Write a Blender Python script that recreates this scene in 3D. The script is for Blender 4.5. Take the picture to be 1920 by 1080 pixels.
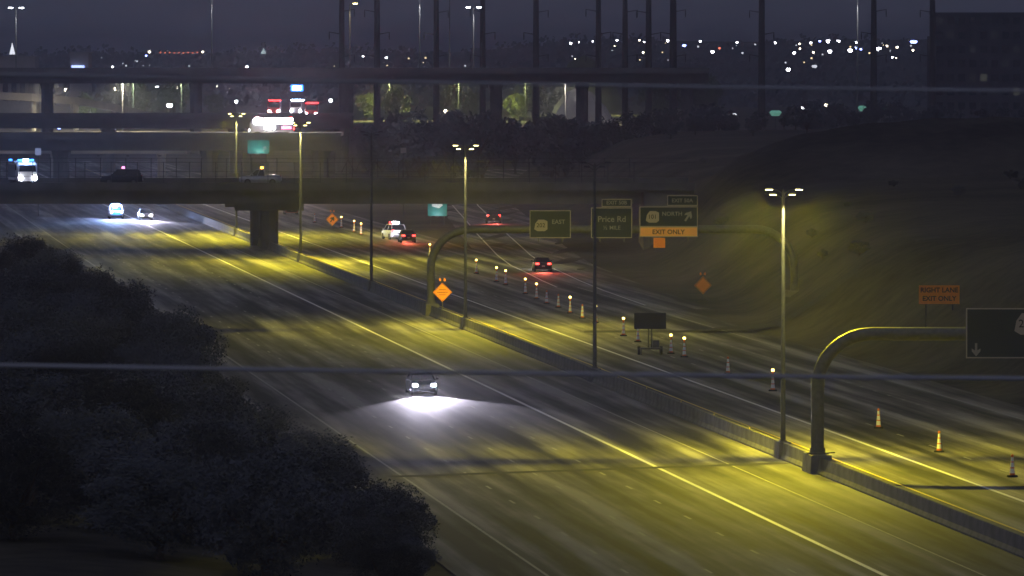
import bpy, math, random
from mathutils import Vector
random.seed(7)
R = math.radians
S = bpy.context.scene
COL = S.collection
for o in list(bpy.data.objects): bpy.data.objects.remove(o)

# ------------------------------------------------------------------ camera
F = 13500.0            # focal length in photo pixels (1920 wide)
CAMH = 23.0
PITCH = math.atan((540 - 95) / F)
cam = bpy.data.cameras.new('camera'); camo = bpy.data.objects.new('camera', cam); COL.objects.link(camo)
camo.location = (0, 0, CAMH); camo.rotation_euler = (math.pi / 2 - PITCH, 0, 0)
cam.sensor_width = 36; cam.lens = 36 * F / 1920; cam.clip_start = 1; cam.clip_end = 40000
cam.dof.use_dof = True; cam.dof.focus_distance = 560; cam.dof.aperture_fstop = 5.6
S.camera = camo
# ------------------------------------------------------------------ night sky
W = bpy.data.worlds.new('World'); S.world = W; W.use_nodes = True
wn, wl = W.node_tree.nodes, W.node_tree.links
bg = wn['Background']; tc = wn.new('ShaderNodeTexCoord'); sx = wn.new('ShaderNodeSeparateXYZ')
rp = wn.new('ShaderNodeValToRGB'); wl.new(tc.outputs['Generated'], sx.inputs[0]); wl.new(sx.outputs['Z'], rp.inputs[0]); wl.new(rp.outputs[0], bg.inputs[0])
rp.color_ramp.elements[0].position = 0.0; rp.color_ramp.elements[0].color = (.039, .043, .070, 1)
rp.color_ramp.elements[1].position = 0.5; rp.color_ramp.elements[1].color = (.030, .034, .060, 1)
bg.inputs[1].default_value = 1.0
# moon and sky glow over the city: one broad dim lamp
sun = bpy.data.lights.new('moon', 'SUN'); sun.energy = 0.38; sun.angle = R(90); sun.color = (.62, .66, 1.0)
suno = bpy.data.objects.new('moon', sun); COL.objects.link(suno); suno.rotation_euler = (R(38), R(-12), 0)
vs = S.view_settings; vs.view_transform = 'Standard'; vs.look = 'None'; vs.exposure = 0; vs.gamma = 1; vs.use_curve_mapping = False
S.render.resolution_x = 1024; S.render.resolution_y = 576

# ------------------------------------------------------------------ geometry of the place
def xm(y): return 15.3 - .1016 * (y - 406)              # x of the median barrier at distance y
def sm(a, b, t):
    t = min(1, max(0, (t - a) / (b - a))); return t * t * (3 - 2 * t)
def lerp(pts, t):
    if t <= pts[0][0]: return pts[0][1]
    for (a, va), (b, vb) in zip(pts, pts[1:]):
        if t <= b: return va + (vb - va) * (t - a) / (b - a)
    return pts[-1][1]
RAMP = [(640, 17.6), (690, 18.6), (720, 19.6), (750, 20.9), (770, 21.6), (809, 24), (846, 26.7), (900, 30.6), (967, 35.7), (1071, 43.4), (1200, 55), (1400, 80)]   # left line of the exit ramp
FOOT = [(0, 26), (500, 25.5), (590, 23.6), (628, 28.2), (675, 31), (760, 35), (852, 45), (950, 50), (1100, 62), (1400, 95), (1700, 400)]   # foot of the right embankment
PROF = [(-3, 0), (0, .05), (2, .8), (5, 2.9), (7, 4.5), (9, 6), (12, 7.4), (20, 8.6), (40, 9.2), (120, 9.2), (260, 0)]
RIDGE = [(-6000, 10), (-900, 14), (-300, 18), (-100, 21), (60, 27), (180, 31), (420, 33), (900, 30), (6000, 10)]
def ground(x, y):
    o = x - xm(min(y, 1500))
    z = -.06
    if o > 0 and y < 1750:
        z += lerp(PROF, o - lerp(FOOT, y)) * (1 - sm(1250, 1700, y))
    if o < -27: z += 1.6 * sm(-28, -46, -0 + o) if False else 1.6 * sm(28, 46, -o) * (1 - sm(800, 1000, y))
    if y > 2900:                                           # low hills on the skyline
        a = x / y * 5000
        r = lerp(RIDGE, a) + 1.5 * math.sin(a * .021) + .8 * math.sin(a * .063 + 1)
        z += r * sm(2900, 5200, y)
    return z
def ray(px, py):
    v = Vector(((px - 960) / F, (540 - py) / F, -1)).normalized()
    c, s = math.cos(math.pi / 2 - PITCH), math.sin(math.pi / 2 - PITCH)
    return Vector((v.x, c * v.y - s * v.z, s * v.y + c * v.z))
def at(px, py, y):                                         # point on the pixel's ray at distance y
    d = ray(px, py); return Vector((0, 0, CAMH)) + d * (y / d.y)
def on(px, py, up=0.0, y0=300, y1=9000):                   # where the pixel's ray comes down to 'up' metres above the ground
    y = y0; step = 2.0
    while y < y1:
        p = at(px, py, y)
        if p.z <= ground(p.x, p.y) + up: return p
        y += step if y < 1500 else 6
    return at(px, py, y1)

# ------------------------------------------------------------------ materials
M = {}
def mat(name, c, rough=.8, var=.25, scale=3.0, metal=0.0, emit=None, es=0.0, spec=.3, coord='Object'):
    m = bpy.data.materials.new(name); m.use_nodes = True; n, l = m.node_tree.nodes, m.node_tree.links
    b = n['Principled BSDF']; b.inputs['Roughness'].default_value = rough; b.inputs['Metallic'].default_value = metal
    b.inputs['Specular IOR Level'].default_value = spec
    if var > 0:
        t = n.new('ShaderNodeTexCoord'); nz = n.new('ShaderNodeTexNoise'); nz.inputs['Scale'].default_value = scale; nz.inputs['Detail'].default_value = 6
        l.new(t.outputs[coord], nz.inputs['Vector'])
        r = n.new('ShaderNodeValToRGB'); r.color_ramp.elements[0].position = .3; r.color_ramp.elements[1].position = .7
        r.color_ramp.elements[0].color = tuple(x * (1 - var) for x in c) + (1,); r.color_ramp.elements[1].color = tuple(min(1, x * (1 + var)) for x in c) + (1,)
        l.new(nz.outputs['Fac'], r.inputs[0]); l.new(r.outputs[0], b.inputs['Base Color'])
    else: b.inputs['Base Color'].default_value = tuple(c) + (1,)
    if emit: b.inputs['Emission Color'].default_value = tuple(emit) + (1,); b.inputs['Emission Strength'].default_value = es
    M[name] = m; return m
mat('concrete', (.15, .145, .135), .9, .3, 1.2)
mat('cable_grey', (.42, .42, .42), .7, .1, 2)
mat('bridge_concrete', (.13, .125, .115), .9, .25, .35)
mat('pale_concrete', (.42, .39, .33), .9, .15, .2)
mat('steel', (.11, .11, .105), .55, .2, 4, .3)
mat('dark_steel', (.08, .08, .085), .55, .2, 3, .4)
mat('wood', (.05, .042, .036), .9, .3, 2)
mat('paint_white', (.78, .77, .72), .6, .12, 2)
mat('paint_yellow', (.72, .55, .12), .6, .15, 2)
mat('sign_green', (.007, .018, .034), .45, .1, 1)
mat('sign_teal', (.03, .22, .19), .45, .1, 1)
mat('sign_white', (.80, .79, .74), .45, 0)
mat('sign_text', (.26, .25, .25), .5, 0)
mat('paint_worn', (.34, .33, .29), .7, .25, 1.5)
mat('sign_shield', (.36, .31, .27), .45, 0)
mat('sign_yellow', (.9, .42, .12), .45, .06, 1)
mat('sign_orange', (.90, .26, .03), .5, .06, 2)
mat('black', (.015, .015, .015), .6, 0)
mat('screen', (.012, .013, .02), .35, .1, 2)
mat('rubber', (.02, .02, .02), .8, .2, 8)
mat('drum_orange', (.75, .18, .03), .6, .15, 6)
mat('shadow_and_legend', (.035, .034, .033), .9, .2, 3)  # near-black of the painted shadow bands, also of the sign legend lines
mat('glass', (.012, .014, .018), .08, 0, spec=.6)
mat('trunk', (.07, .055, .042), .9, .3, 6)
mat('leaf_a', (.085, .092, .10), .9, .12, .8, spec=.1)
mat('leaf_b', (.08, .088, .095), .9, .12, .7, spec=.1)
mat('leaf_c', (.075, .085, .025), .7, .4, .4)
mat('stucco', (.34, .31, .27), .9, .15, .4)
mat('tower_wall', (.045, .045, .055), .8, .2, .2)
mat('car_dark', (.018, .02, .026), .3, .1, 3, .3, spec=.5)
mat('car_silver', (.30, .31, .33), .3, .08, 3, .6, spec=.5)
mat('car_white', (.62, .62, .62), .35, .06, 3, spec=.5)
mat('car_red', (.35, .03, .025), .35, .08, 3, spec=.5)
mat('plate', (.6, .58, .5), .5, 0)
def em(name, c, s): return mat(name, c, .4, 0, emit=c, es=s)
em('lamp_warm', (1, .84, .30), 22); em('lamp_white', (.86, .90, 1), 40); em('head', (.90, .90, 1), 260)
em('tail', (1, .035, .03), 14); em('tail_dim', (1, .04, .03), 5); em('azure', (.05, .26, 1), 4); em('blue', (.40, .66, 1), 90); em('blue_soft', (.12, .22, 1), 25)
em('red', (1, .03, .035), 9); em('pink', (1, .22, .45), 5); em('violet', (.22, .06, 1), 5); em('amber', (1, .36, .04), 14); em('beacon', (1, .74, .16), 9)
em('flood', (1, .95, .98), 90); em('city', (.92, .92, 1), 22); em('city_warm', (1, .86, .62), 16); em('city_blue', (.25, .32, 1), 14); em('city_red', (1, .22, .12), 3.2)
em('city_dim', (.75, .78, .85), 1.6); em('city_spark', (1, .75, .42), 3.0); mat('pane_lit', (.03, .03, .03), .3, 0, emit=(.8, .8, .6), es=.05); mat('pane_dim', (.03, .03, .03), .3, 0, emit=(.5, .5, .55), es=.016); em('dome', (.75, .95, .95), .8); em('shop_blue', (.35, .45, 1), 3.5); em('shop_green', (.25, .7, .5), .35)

def road_mat(name, tint, phase, period):
    m = bpy.data.materials.new(name); m.use_nodes = True; n, l = m.node_tree.nodes, m.node_tree.links
    b = n['Principled BSDF']; b.inputs['Roughness'].default_value = .78; b.inputs['Specular IOR Level'].default_value = .14
    uv = n.new('ShaderNodeUVMap'); uv.uv_map = 'UVMap'
    def noise(sxy, scale, det, w=0):
        mp = n.new('ShaderNodeMapping'); mp.inputs['Scale'].default_value = (sxy[0], sxy[1], 1); mp.inputs['Location'].default_value = (w, w * 1.7, 0)
        l.new(uv.outputs[0], mp.inputs[0]); z = n.new('ShaderNodeTexNoise'); z.inputs['Scale'].default_value = scale; z.inputs['Detail'].default_value = det
        l.new(mp.outputs[0], z.inputs['Vector']); return z.outputs['Fac']
    def mth(op, a, bb):
        k = n.new('ShaderNodeMath'); k.operation = op
        for i, v in enumerate((a, bb)):
            if isinstance(v, (int, float)): k.inputs[i].default_value = v
            else: l.new(v, k.inputs[i])
        return k.outputs[0]
    s1 = noise((1, .022), .85, 3, 3); s2 = noise((1, .03), .34, 3, 11); s3 = noise((1, .08), 1.5, 5, 5); s4 = noise((1, 1), .09, 4, 2); fine = noise((1, 1), 3.0, 4, 8)
    sp = n.new('ShaderNodeSeparateXYZ'); l.new(uv.outputs[0], sp.inputs[0])
    lane = mth('COSINE', mth('MULTIPLY', mth('SUBTRACT', sp.outputs['X'], phase), 2 * math.pi / period), 0)     # dark oil path down the middle of each lane
    v = mth('ADD', mth('MULTIPLY', s1, .72), mth('MULTIPLY', s2, .50))
    v = mth('ADD', v, mth('MULTIPLY', s3, .16)); v = mth('ADD', v, mth('MULTIPLY', s4, .16)); v = mth('ADD', v, mth('MULTIPLY', fine, .07))
    v = mth('ADD', v, mth('MULTIPLY', lane, .045))
    r = n.new('ShaderNodeValToRGB'); e = r.color_ramp.elements
    e[0].position = .68; e[0].color = (.030 * tint[0], .030 * tint[1], .030 * tint[2], 1); e[1].position = .98; e[1].color = (.29 * tint[0], .275 * tint[1], .25 * tint[2], 1)
    k = e.new(.82); k.color = (.115 * tint[0], .11 * tint[1], .105 * tint[2], 1)
    l.new(v, r.inputs[0]); l.new(r.outputs[0], b.inputs['Base Color'])
    bp = n.new('ShaderNodeBump'); bp.inputs['Strength'].default_value = .25; bp.inputs['Distance'].default_value = .02; l.new(fine, bp.inputs['Height']); l.new(bp.outputs[0], b.inputs['Normal'])
    M[name] = m
road_mat('asphalt_a', (1.0, 1.0, 1.0), -8.2, 3.7)
road_mat('asphalt_b', (1.22, 1.2, 1.16), 6.85, 3.6)
def dirt_mat():
    m = bpy.data.materials.new('dirt'); m.use_nodes = True; n, l = m.node_tree.nodes, m.node_tree.links; b = n['Principled BSDF']
    b.inputs['Roughness'].default_value = .95; b.inputs['Specular IOR Level'].default_value = .1
    g = n.new('ShaderNodeNewGeometry'); a = n.new('ShaderNodeTexNoise'); a.inputs['Scale'].default_value = .035; a.inputs['Detail'].default_value = 8
    c = n.new('ShaderNodeTexNoise'); c.inputs['Scale'].default_value = .55; c.inputs['Detail'].default_value = 9
    l.new(g.outputs['Position'], a.inputs['Vector']); l.new(g.outputs['Position'], c.inputs['Vector'])
    mx = n.new('ShaderNodeMath'); mx.operation = 'ADD'; l.new(a.outputs[0], mx.inputs[0]); s = n.new('ShaderNodeMath'); s.operation = 'MULTIPLY'; s.inputs[1].default_value = .5
    l.new(c.outputs[0], s.inputs[0]); l.new(s.outputs[0], mx.inputs[1])
    r = n.new('ShaderNodeValToRGB'); r.color_ramp.elements[0].position = .55; r.color_ramp.elements[0].color = (.022, .021, .018, 1)
    r.color_ramp.elements[1].position = .95; r.color_ramp.elements[1].color = (.105, .095, .07, 1)
    l.new(mx.outputs[0], r.inputs[0]); l.new(r.outputs[0], b.inputs['Base Color']); M['dirt'] = m
dirt_mat()

# ------------------------------------------------------------------ mesh helpers
class MB:
    def __init__(s): s.v = []; s.f = []
    def box(s, cx, cy, cz, sx, sy, sz, taper=1.0):
        k = len(s.v)
        for z, t in ((-.5, 1), (.5, taper)):
            for x, y in ((-.5, -.5), (.5, -.5), (.5, .5), (-.5, .5)): s.v.append((cx + x * sx * t, cy + y * sy * t, cz + z * sz))
        s.f += [(k + 3, k + 2, k + 1, k), (k + 4, k + 5, k + 6, k + 7), (k, k + 1, k + 5, k + 4), (k + 1, k + 2, k + 6, k + 5), (k + 2, k + 3, k + 7, k + 6), (k + 3, k, k + 4, k + 7)]
        return s
    def tube(s, pts, rad, n=10, cap=True):
        pts = [Vector(p) for p in pts]; k = len(s.v)
        rad = rad if isinstance(rad, (list, tuple)) else [rad] * len(pts)
        up = None
        for i, p in enumerate(pts):
            t = (pts[min(i + 1, len(pts) - 1)] - pts[max(i - 1, 0)]).normalized()
            if up is None: up = Vector((0, 0, 1)) if abs(t.z) < .9 else Vector((0, 1, 0))
            a = t.cross(up).normalized(); b = a.cross(t).normalized(); up = b
            for j in range(n):
                q = 2 * math.pi * j / n; s.v.append(tuple(p + (a * math.cos(q) + b * math.sin(q)) * rad[i]))
        for i in range(len(pts) - 1):
            for j in range(n):
                s.f.append((k + i * n + j, k + i * n + (j + 1) % n, k + (i + 1) * n + (j + 1) % n, k + (i + 1) * n + j))
        if cap: s.f.append(tuple(k + j for j in reversed(range(n)))); s.f.append(tuple(k + (len(pts) - 1) * n + j for j in range(n)))
        return s
    def lathe(s, prof, n=14, c=(0, 0, 0)):
        return s.tube([(c[0], c[1], c[2] + z) for z, r in prof], [r for z, r in prof], n)
    def prism(s, poly, y0, y1):                              # polygon in x,z pushed along y
        k = len(s.v); n = len(poly)
        for y in (y0, y1):
            for x, z in poly: s.v.append((x, y, z))
        s.f.append(tuple(range(k, k + n))); s.f.append(tuple(k + n + i for i in reversed(range(n))))
        for i in range(n): s.f.append((k + i, k + n + i, k + n + (i + 1) % n, k + (i + 1) % n))
        return s
    def loft(s, rings):
        k = len(s.v); n = len(rings[0])
        for r in rings: s.v += r
        for i in range(len(rings) - 1):
            for j in range(n): s.f.append((k + i * n + j, k + i * n + (j + 1) % n, k + (i + 1) * n + (j + 1) % n, k + (i + 1) * n + j))
        s.f.append(tuple(k + j for j in reversed(range(n)))); s.f.append(tuple(k + (len(rings) - 1) * n + j for j in range(n)))
        return s
    def mesh(s, name, m, smooth=False):
        me = bpy.data.meshes.new(name); me.from_pydata(s.v, [], s.f); me.materials.append(M[m]); me.validate(); me.update()
        if smooth:
            for p in me.polygons: p.use_smooth = True
            try: me.set_sharp_from_angle(angle=R(40))
            except Exception: pass
        return me
    def build(s, name, m, parent=None, loc=None, smooth=False): return link(name, s.mesh(name, m, smooth), parent, loc)
def link(name, me, parent=None, loc=None, rot=None):
    o = bpy.data.objects.new(name, me); COL.objects.link(o)
    if parent: o.parent = parent
    if loc is not None: o.location = loc
    if rot is not None: o.rotation_euler = rot
    return o
def tag(o, label=None, cat=None, group=None, kind=None):
    if label: o['label'] = label
    if cat: o['category'] = cat
    if group: o['group'] = group
    if kind: o['kind'] = kind
    return o
def thing(name, label, cat, loc=(0, 0, 0), rz=0, group=None):
    o = bpy.data.objects.new(name, None); COL.objects.link(o); o.empty_display_size = .2
    o.location = loc; o.rotation_euler = (0, 0, rz); return tag(o, label, cat, group)
def copy_tree(o, parent=None):
    c = o.copy(); COL.objects.link(c); c.parent = parent
    for ch in list(o.children): copy_tree(ch, c)
    return c
def lamp(name, kind, parent, loc, color, power, radius=.08, rot=None, size=None, blend=.5):
    d = bpy.data.lights.new(name, kind); d.energy = power; d.color = color; d.shadow_soft_size = radius
    if kind == 'SPOT': d.spot_size = size; d.spot_blend = blend
    return link(name, d, parent, loc, rot)
def text(name, s, size, m, parent, loc, align='CENTER', bold=0.0):
    cu = bpy.data.curves.new(name, 'FONT'); cu.body = s; cu.size = size; cu.align_x = align; cu.align_y = 'CENTER'; cu.offset = bold; cu.resolution_u = 3
    t = bpy.data.objects.new(name, cu); COL.objects.link(t); bpy.context.view_layer.update()
    me = bpy.data.meshes.new_from_object(t.evaluated_get(bpy.context.evaluated_depsgraph_get())); bpy.data.objects.remove(t)
    me.materials.clear(); me.materials.append(M[m]); return link(name, me, parent, loc, (math.pi / 2, 0, 0))
ORD = ['nearest', 'second nearest', 'third', 'fourth', 'fifth', 'sixth', 'seventh', 'eighth', 'ninth', 'tenth', 'eleventh', 'twelfth', 'thirteenth', 'fourteenth', 'fifteenth', 'sixteenth', 'seventeenth', 'eighteenth', 'nineteenth', 'twentieth', 'twenty-first', 'twenty-second', 'twenty-third', 'twenty-fourth']

# ------------------------------------------------------------------ ground sheet
def ground_sheet():
    ys = [-300, 0, 120, 200] + [220 + 20 * i for i in range(14)] + [500 + 8 * i for i in range(75)] + [1100 + 40 * i for i in range(20)] + [1900 + 150 * i for i in range(30)] + [6600, 8000, 12000, 20000]
    os_ = [-12000, -5000, -2500, -1400, -900, -650, -500, -400, -320, -250, -190, -140, -100, -75, -60, -50] + [-46 + 2 * i for i in range(11)] + [-20, -10, 0, 10, 16] + [20 + 1.5 * i for i in range(40)] + [84, 92, 105, 120, 140, 165, 195, 230, 270, 320, 380, 440, 520, 650, 800, 1000, 1300, 1800, 2600, 5000, 12000]
    b = MB()
    for y in ys:
        for o in os_:
            x = xm(min(y, 1500)) + o
            z = ground(x, y)
            if y > 350 and (o < -28 or o > 26) and y < 1500: z += .12 * math.sin(x * .9 + y * .31) * math.sin(y * .47 - x * .2)
            b.v.append((x, y, z))
    n = len(os_)
    for i in range(len(ys) - 1):
        for j in range(n - 1): b.f.append((i * n + j, i * n + j + 1, (i + 1) * n + j + 1, (i + 1) * n + j))
    tag(b.build('ground', 'dirt', smooth=True), kind='structure')
ground_sheet()

# ------------------------------------------------------------------ carriageways
def strip(name, m, left, right, ys, z, parent=None):
    b = MB(); uvs = []
    for y in ys:
        for o in (left(y), right(y)): b.v.append((xm(y) + o, y, z)); uvs.append((o, y))
    for i in range(len(ys) - 1): b.f.append((2 * i, 2 * i + 1, 2 * i + 3, 2 * i + 2))
    me = b.mesh(name, m); ul = me.uv_layers.new(name='UVMap')
    for lp in me.loops: ul.data[lp.index].uv = uvs[lp.vertex_index]
    return link(name, me, parent)
c_ = lambda v: (lambda y: v)
YS = [180 + 20 * i for i in range(67)]
roadA = tag(strip('freeway', 'asphalt_a', c_(-27.0), c_(-.2), YS, 0), kind='structure')
roadB = tag(strip('freeway', 'asphalt_b', c_(.2), c_(23.6), YS, 0), kind='structure')
def ropt(y): return lerp(RAMP, y)
RY = [640 + 10 * i for i in range(77)]
roadC = tag(strip('exit_ramp', 'asphalt_b', lambda y: ropt(y) - 2.2, lambda y: ropt(y) + 9.0 + 2.0 * sm(640, 760, y) * 0, RY, .006), kind='structure')
def line(name, m, fo, y0, y1, w, parent, z=.010):
    n = max(2, int((y1 - y0) / 10)); ys = [y0 + (y1 - y0) * i / n for i in range(n + 1)]
    return strip(name, m, lambda y: fo(y) - w / 2, lambda y: fo(y) + w / 2, ys, z, parent)
line('edge_line', 'paint_worn', c_(-3.85), 180, 1400, .12, roadA)
line('carpool_line', 'paint_white', c_(-8.2), 180, 1400, .26, roadA)
line('edge_line', 'paint_worn', c_(-23.0), 180, 1400, .15, roadA)
line('edge_line', 'paint_yellow', c_(2.75), 180, 1400, .16, roadB)
line('carpool_line', 'paint_white', c_(6.85), 180, 1400, .26, roadB)
line('edge_line', 'paint_worn', c_(20.9), 180, 700, .15, roadB)
line('edge_line', 'paint_white', ropt, 700, 1300, .18, roadC, .016)
line('edge_line', 'paint_white', lambda y: ropt(y) + 3.75, 650, 1300, .18, roadC, .016)
dash = None
def dashes(o, m, period, length, y0, y1, ph, parent, w=.14):
    y = y0 + ph; me = None
    dx = -.1016 * length
    b = MB(); b.v = [(-w / 2, 0, 0), (w / 2, 0, 0), (w / 2 + dx, length, 0), (-w / 2 + dx, length, 0)]; b.f = [(0, 1, 2, 3)]; me = b.mesh('lane_dash', m)
    while y < y1:
        link('lane_dash', me, parent, (xm(y) + o, y, .010)); y += period
for o in (-11.9, -15.6, -19.3): dashes(o, 'paint_worn', 12.2, 2.6, 312, 860, 4.4, roadA)
for o in (10.4, 14.1): dashes(o, 'paint_worn', 12.2, 2.6, 360, 900, 8.0, roadB)
dashes(17.4, 'paint_worn', 6.1, 1.0, 380, 640, 2.0, roadB, .2)
# cast shadow across the carriageway, painted as a flat dark band
def shadow_band(p, q, w, parent, z=.013):
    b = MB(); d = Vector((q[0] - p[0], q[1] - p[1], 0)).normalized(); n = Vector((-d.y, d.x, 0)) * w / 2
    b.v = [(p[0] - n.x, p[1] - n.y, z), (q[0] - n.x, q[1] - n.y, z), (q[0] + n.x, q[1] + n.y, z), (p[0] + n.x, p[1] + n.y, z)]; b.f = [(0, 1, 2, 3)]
    return b.build('painted_shadow_band', 'shadow_and_legend', parent)
a, c = at(768, 894, 388.5), at(1462, 869, 401); shadow_band((-6.6, 388.2), (xm(401) - .6, 401.0), 1.5, roadA)
# second shadow, painted as a dark strip over the road and up the bank
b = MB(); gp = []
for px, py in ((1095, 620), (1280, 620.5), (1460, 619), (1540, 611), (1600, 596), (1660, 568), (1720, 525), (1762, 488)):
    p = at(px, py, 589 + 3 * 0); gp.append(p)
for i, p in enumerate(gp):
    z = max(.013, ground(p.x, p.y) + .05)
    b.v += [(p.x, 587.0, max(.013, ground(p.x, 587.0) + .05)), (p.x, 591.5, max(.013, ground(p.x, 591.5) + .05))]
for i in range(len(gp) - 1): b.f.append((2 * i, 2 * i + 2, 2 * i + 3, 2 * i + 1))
b.build('painted_shadow_band', 'shadow_and_legend', roadB)

# ------------------------------------------------------------------ median barrier
def barrier():
    t = thing('median_barrier', 'long grey concrete barrier dividing the two freeway carriageways', 'barrier', (0, 0, 0))
    prof = [(-.30, 0), (-.30, .09), (-.19, .30), (-.12, .92), (.12, .92), (.19, .30), (.30, .09), (.30, 0)]
    seg = 6.1; y = 190
    n = 0; me = None
    b = MB(); L = seg - .02
    k = len(prof)
    for yy in (0, L):
        for x, z in prof: b.v.append((x - .1016 * yy, yy, z))
    b.f.append(tuple(range(k))); b.f.append(tuple(k + i for i in reversed(range(k))))
    for i in range(k): b.f.append((i, k + i, k + (i + 1) % k, (i + 1) % k))
    me = b.mesh('barrier_segment', 'concrete')
    while y < 1380:
        link('barrier_segment', me, t, (xm(y), y, .0)); y += seg
    ped = MB().box(0, 0, .475, .78, 2.2, .95, .86).mesh('pedestal', 'concrete')
    for y in POLES: link('pedestal', ped, t, (xm(y), y, 0), (0, 0, R(5.8)))
    big = MB().box(0, 0, .5, 1.25, 3.4, 1.0, .9).mesh('pedestal', 'concrete')
    for y in (392.5, 626): link('pedestal', big, t, (xm(y), y, 0), (0, 0, R(5.8)))
    rf = MB().box(0, 0, .05, .05, .10, .10).mesh('reflector', 'paint_yellow')
    for y in (420, 436, 452, 470, 486, 515, 530, 560, 575): link('reflector', rf, t, (xm(y), y, .92))
POLES = [406, 500, 594.5, 689, 783, 893]
barrier()

# ------------------------------------------------------------------ light poles
WARM = (1.0, .86, .025)
PW = 23500
def pole_light(y, lit, label, grp, tf=37, tn=42):
    t = thing('light_pole', label, 'light pole', (xm(y), y, .95), R(5.8), grp)
    MB().lathe([(0, .15), (14.1, .085), (14.25, .05)], 12).build('shaft', 'steel', t, smooth=True)
    MB().box(0, 0, .03, .42, .42, .06).build('base_plate', 'steel', t)
    for sx, sy, zz in ((-1, -.3, 14.25), (1, -.3, 14.25), (-.62, .35, 13.95), (.62, .35, 13.95)):
        MB().tube([(0, 0, zz - .25), (sx * .45, sy * .5, zz - .02), (sx * .75, sy, zz)], .035, 6).build('arm', 'steel', t)
        h = MB().box(0, 0, .05, .50, .30, .12, .7).build('luminaire', 'dark_steel', t, (sx * .85, sy, zz))
        if lit: MB().box(0, 0, -.03, .36, .22, .04).build('lens', 'lamp_warm', h)
    if lit:
        for sy, px_ in ((1, .95), (-1, -.95)):
            for sxx in (-1, 1):
                lamp('lamp_light', 'SPOT', t, (sxx * .85, sy * .25, 13.75), WARM, PW * lit, .12, ((R(tf) if sy > 0 else R(-tn)), R(-25) * sxx, 0), R(96), .8)
        lamp('lamp_glow', 'SPOT', t, (-.1, -.75, 14.0), (1, .88, .3), 6000 * min(lit, 1.3), .06, (R(4), 0, 0), R(80), .8)
LB = ['tall median light pole beside the nearest sign gantry, lamps lit', 'dark unlit median light pole behind the message board trailer', 'lit median light pole standing by the far sign gantry',
      'dark unlit median light pole between bridge pier and far gantry', 'lit light pole just in front of the bridge pier', 'lit double-headed light pole rising behind the bridge deck, left of the green sign']
for y, l_, s, tf, tn in zip(POLES, (1.2, 0, .9, 0, 1.5, 2.0), LB, (35, 0, 36, 0, 28, 30), (47, 0, 38, 0, 36, 33)): pole_light(y, l_, s, 'median light poles', tf, tn)

# ------------------------------------------------------------------ sign gantries
def bendpath(x1, top, r, post=0.0, other=None):
    pts = [(0, 0, 0), (0, 0, top - r)]
    for i in range(1, 9):
        q = math.pi / 2 * i / 8; pts.append((r - r * math.cos(q), 0, top - r + r * math.sin(q)))
    if other is None: pts.append((x1, 0, top))
    else:
        for i in range(0, 9):
            q = math.pi / 2 * (1 - i / 8); pts.append((x1 - r + r * math.cos(q), 0, top - r + r * math.sin(q)))
        pts.append((x1, 0, other))
    return pts
def panel(t, x0, x1, z0, z1, y, m='sign_green'):
    p = MB().box((x0 + x1) / 2, y, (z0 + z1) / 2, x1 - x0, .06, z1 - z0).build('sign_panel', m, t)
    w = .07; b = MB(); yy = y - .036
    for (cx, cz, sx, sz) in (((x0 + x1) / 2, z1 - w / 2, x1 - x0, w), ((x0 + x1) / 2, z0 + w / 2, x1 - x0, w), (x0 + w / 2, (z0 + z1) / 2, w, z1 - z0 - 2 * w), (x1 - w / 2, (z0 + z1) / 2, w, z1 - z0 - 2 * w)):
        b.box(cx, yy, cz, sx, .008, sz)
    b.build('border', 'sign_shield', p); return p
def shield(p, x, z, s, y, word):
    poly = [(-.5, -.30), (-.42, .12), (-.2, .42), (.25, .42), (.5, .30), (.5, -.30), (.3, -.45), (-.25, -.45)]
    o = MB().prism([(x + a * s, z + c * s) for a, c in poly], y - .012, y + .01).build('route_shield', 'sign_shield', p)
    text('lettering', word, s * .45, 'black', o.parent, (x, y - .02, z - .02), bold=.006)
# far gantry over the right carriageway
gy = 626; gx = xm(gy); K = gy / F
g = thing('sign_gantry', 'arched tubular gantry carrying three green guide signs over the right carriageway', 'sign gantry', (gx, gy, .98), 0)
xr = at(1487, 500, gy + 3).x - gx; ztop = at(900, 430, gy).z - .98
base2 = ground(gx + xr, gy) - .98
MB().tube(bendpath(xr, ztop, 3.4, other=base2), .36, 16).build('truss_tube', 'steel', g, smooth=True)
MB().lathe([(-.05, .62), (.10, .62), (.10, .44), (.30, .42)], 16).build('base_plate', 'steel', g)
MB().lathe([(-.3, .95), (.25, .95), (.25, .7)], 16, (xr, 0, base2)).build('footing', 'concrete', g)
def G(px, py): p = at(px, py, gy); return p.x - gx, p.z - .98
def gpanel(x0, y0, x1, y1, m='sign_green'):
    a = G(x0, y1); c = G(x1, y0); return panel(g, a[0], c[0], a[1], c[1], -.48, m)
def bracket(*xs):
    for x in xs:
        q = G(x, 430)[0]; MB().box(q, -.40, ztop, .10, .10, 2.2).build('bracket', 'steel', g)
bracket(1010, 1055, 1125, 1170, 1220, 1290)
p1 = gpanel(993, 394, 1070, 446)
x, z = G(1014, 422); shield(p1, x, z, 1.15, -.53, '202'); x, z = G(1047, 416); text('lettering', 'EAST', .52, 'sign_text', p1, (x, -.525, z), bold=.008)
p2 = gpanel(1108, 389, 1185, 446); x, z = G(1147, 411); text('lettering', 'Price Rd', .72, 'sign_text', p2, (x, -.525, z), bold=.010)
x, z = G(1147, 427); text('lettering', '½ MILE', .48, 'sign_text', p2, (x, -.525, z), bold=.008)
p2b = gpanel(1128, 373, 1184, 387.5); x, z = G(1156, 380); text('lettering', 'EXIT 50B', .46, 'sign_text', p2b, (x, -.525, z), bold=.010)
p3 = gpanel(1199, 387, 1308, 425); x, z = G(1223, 406); shield(p3, x, z, 1.15, -.53, '101')
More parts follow.
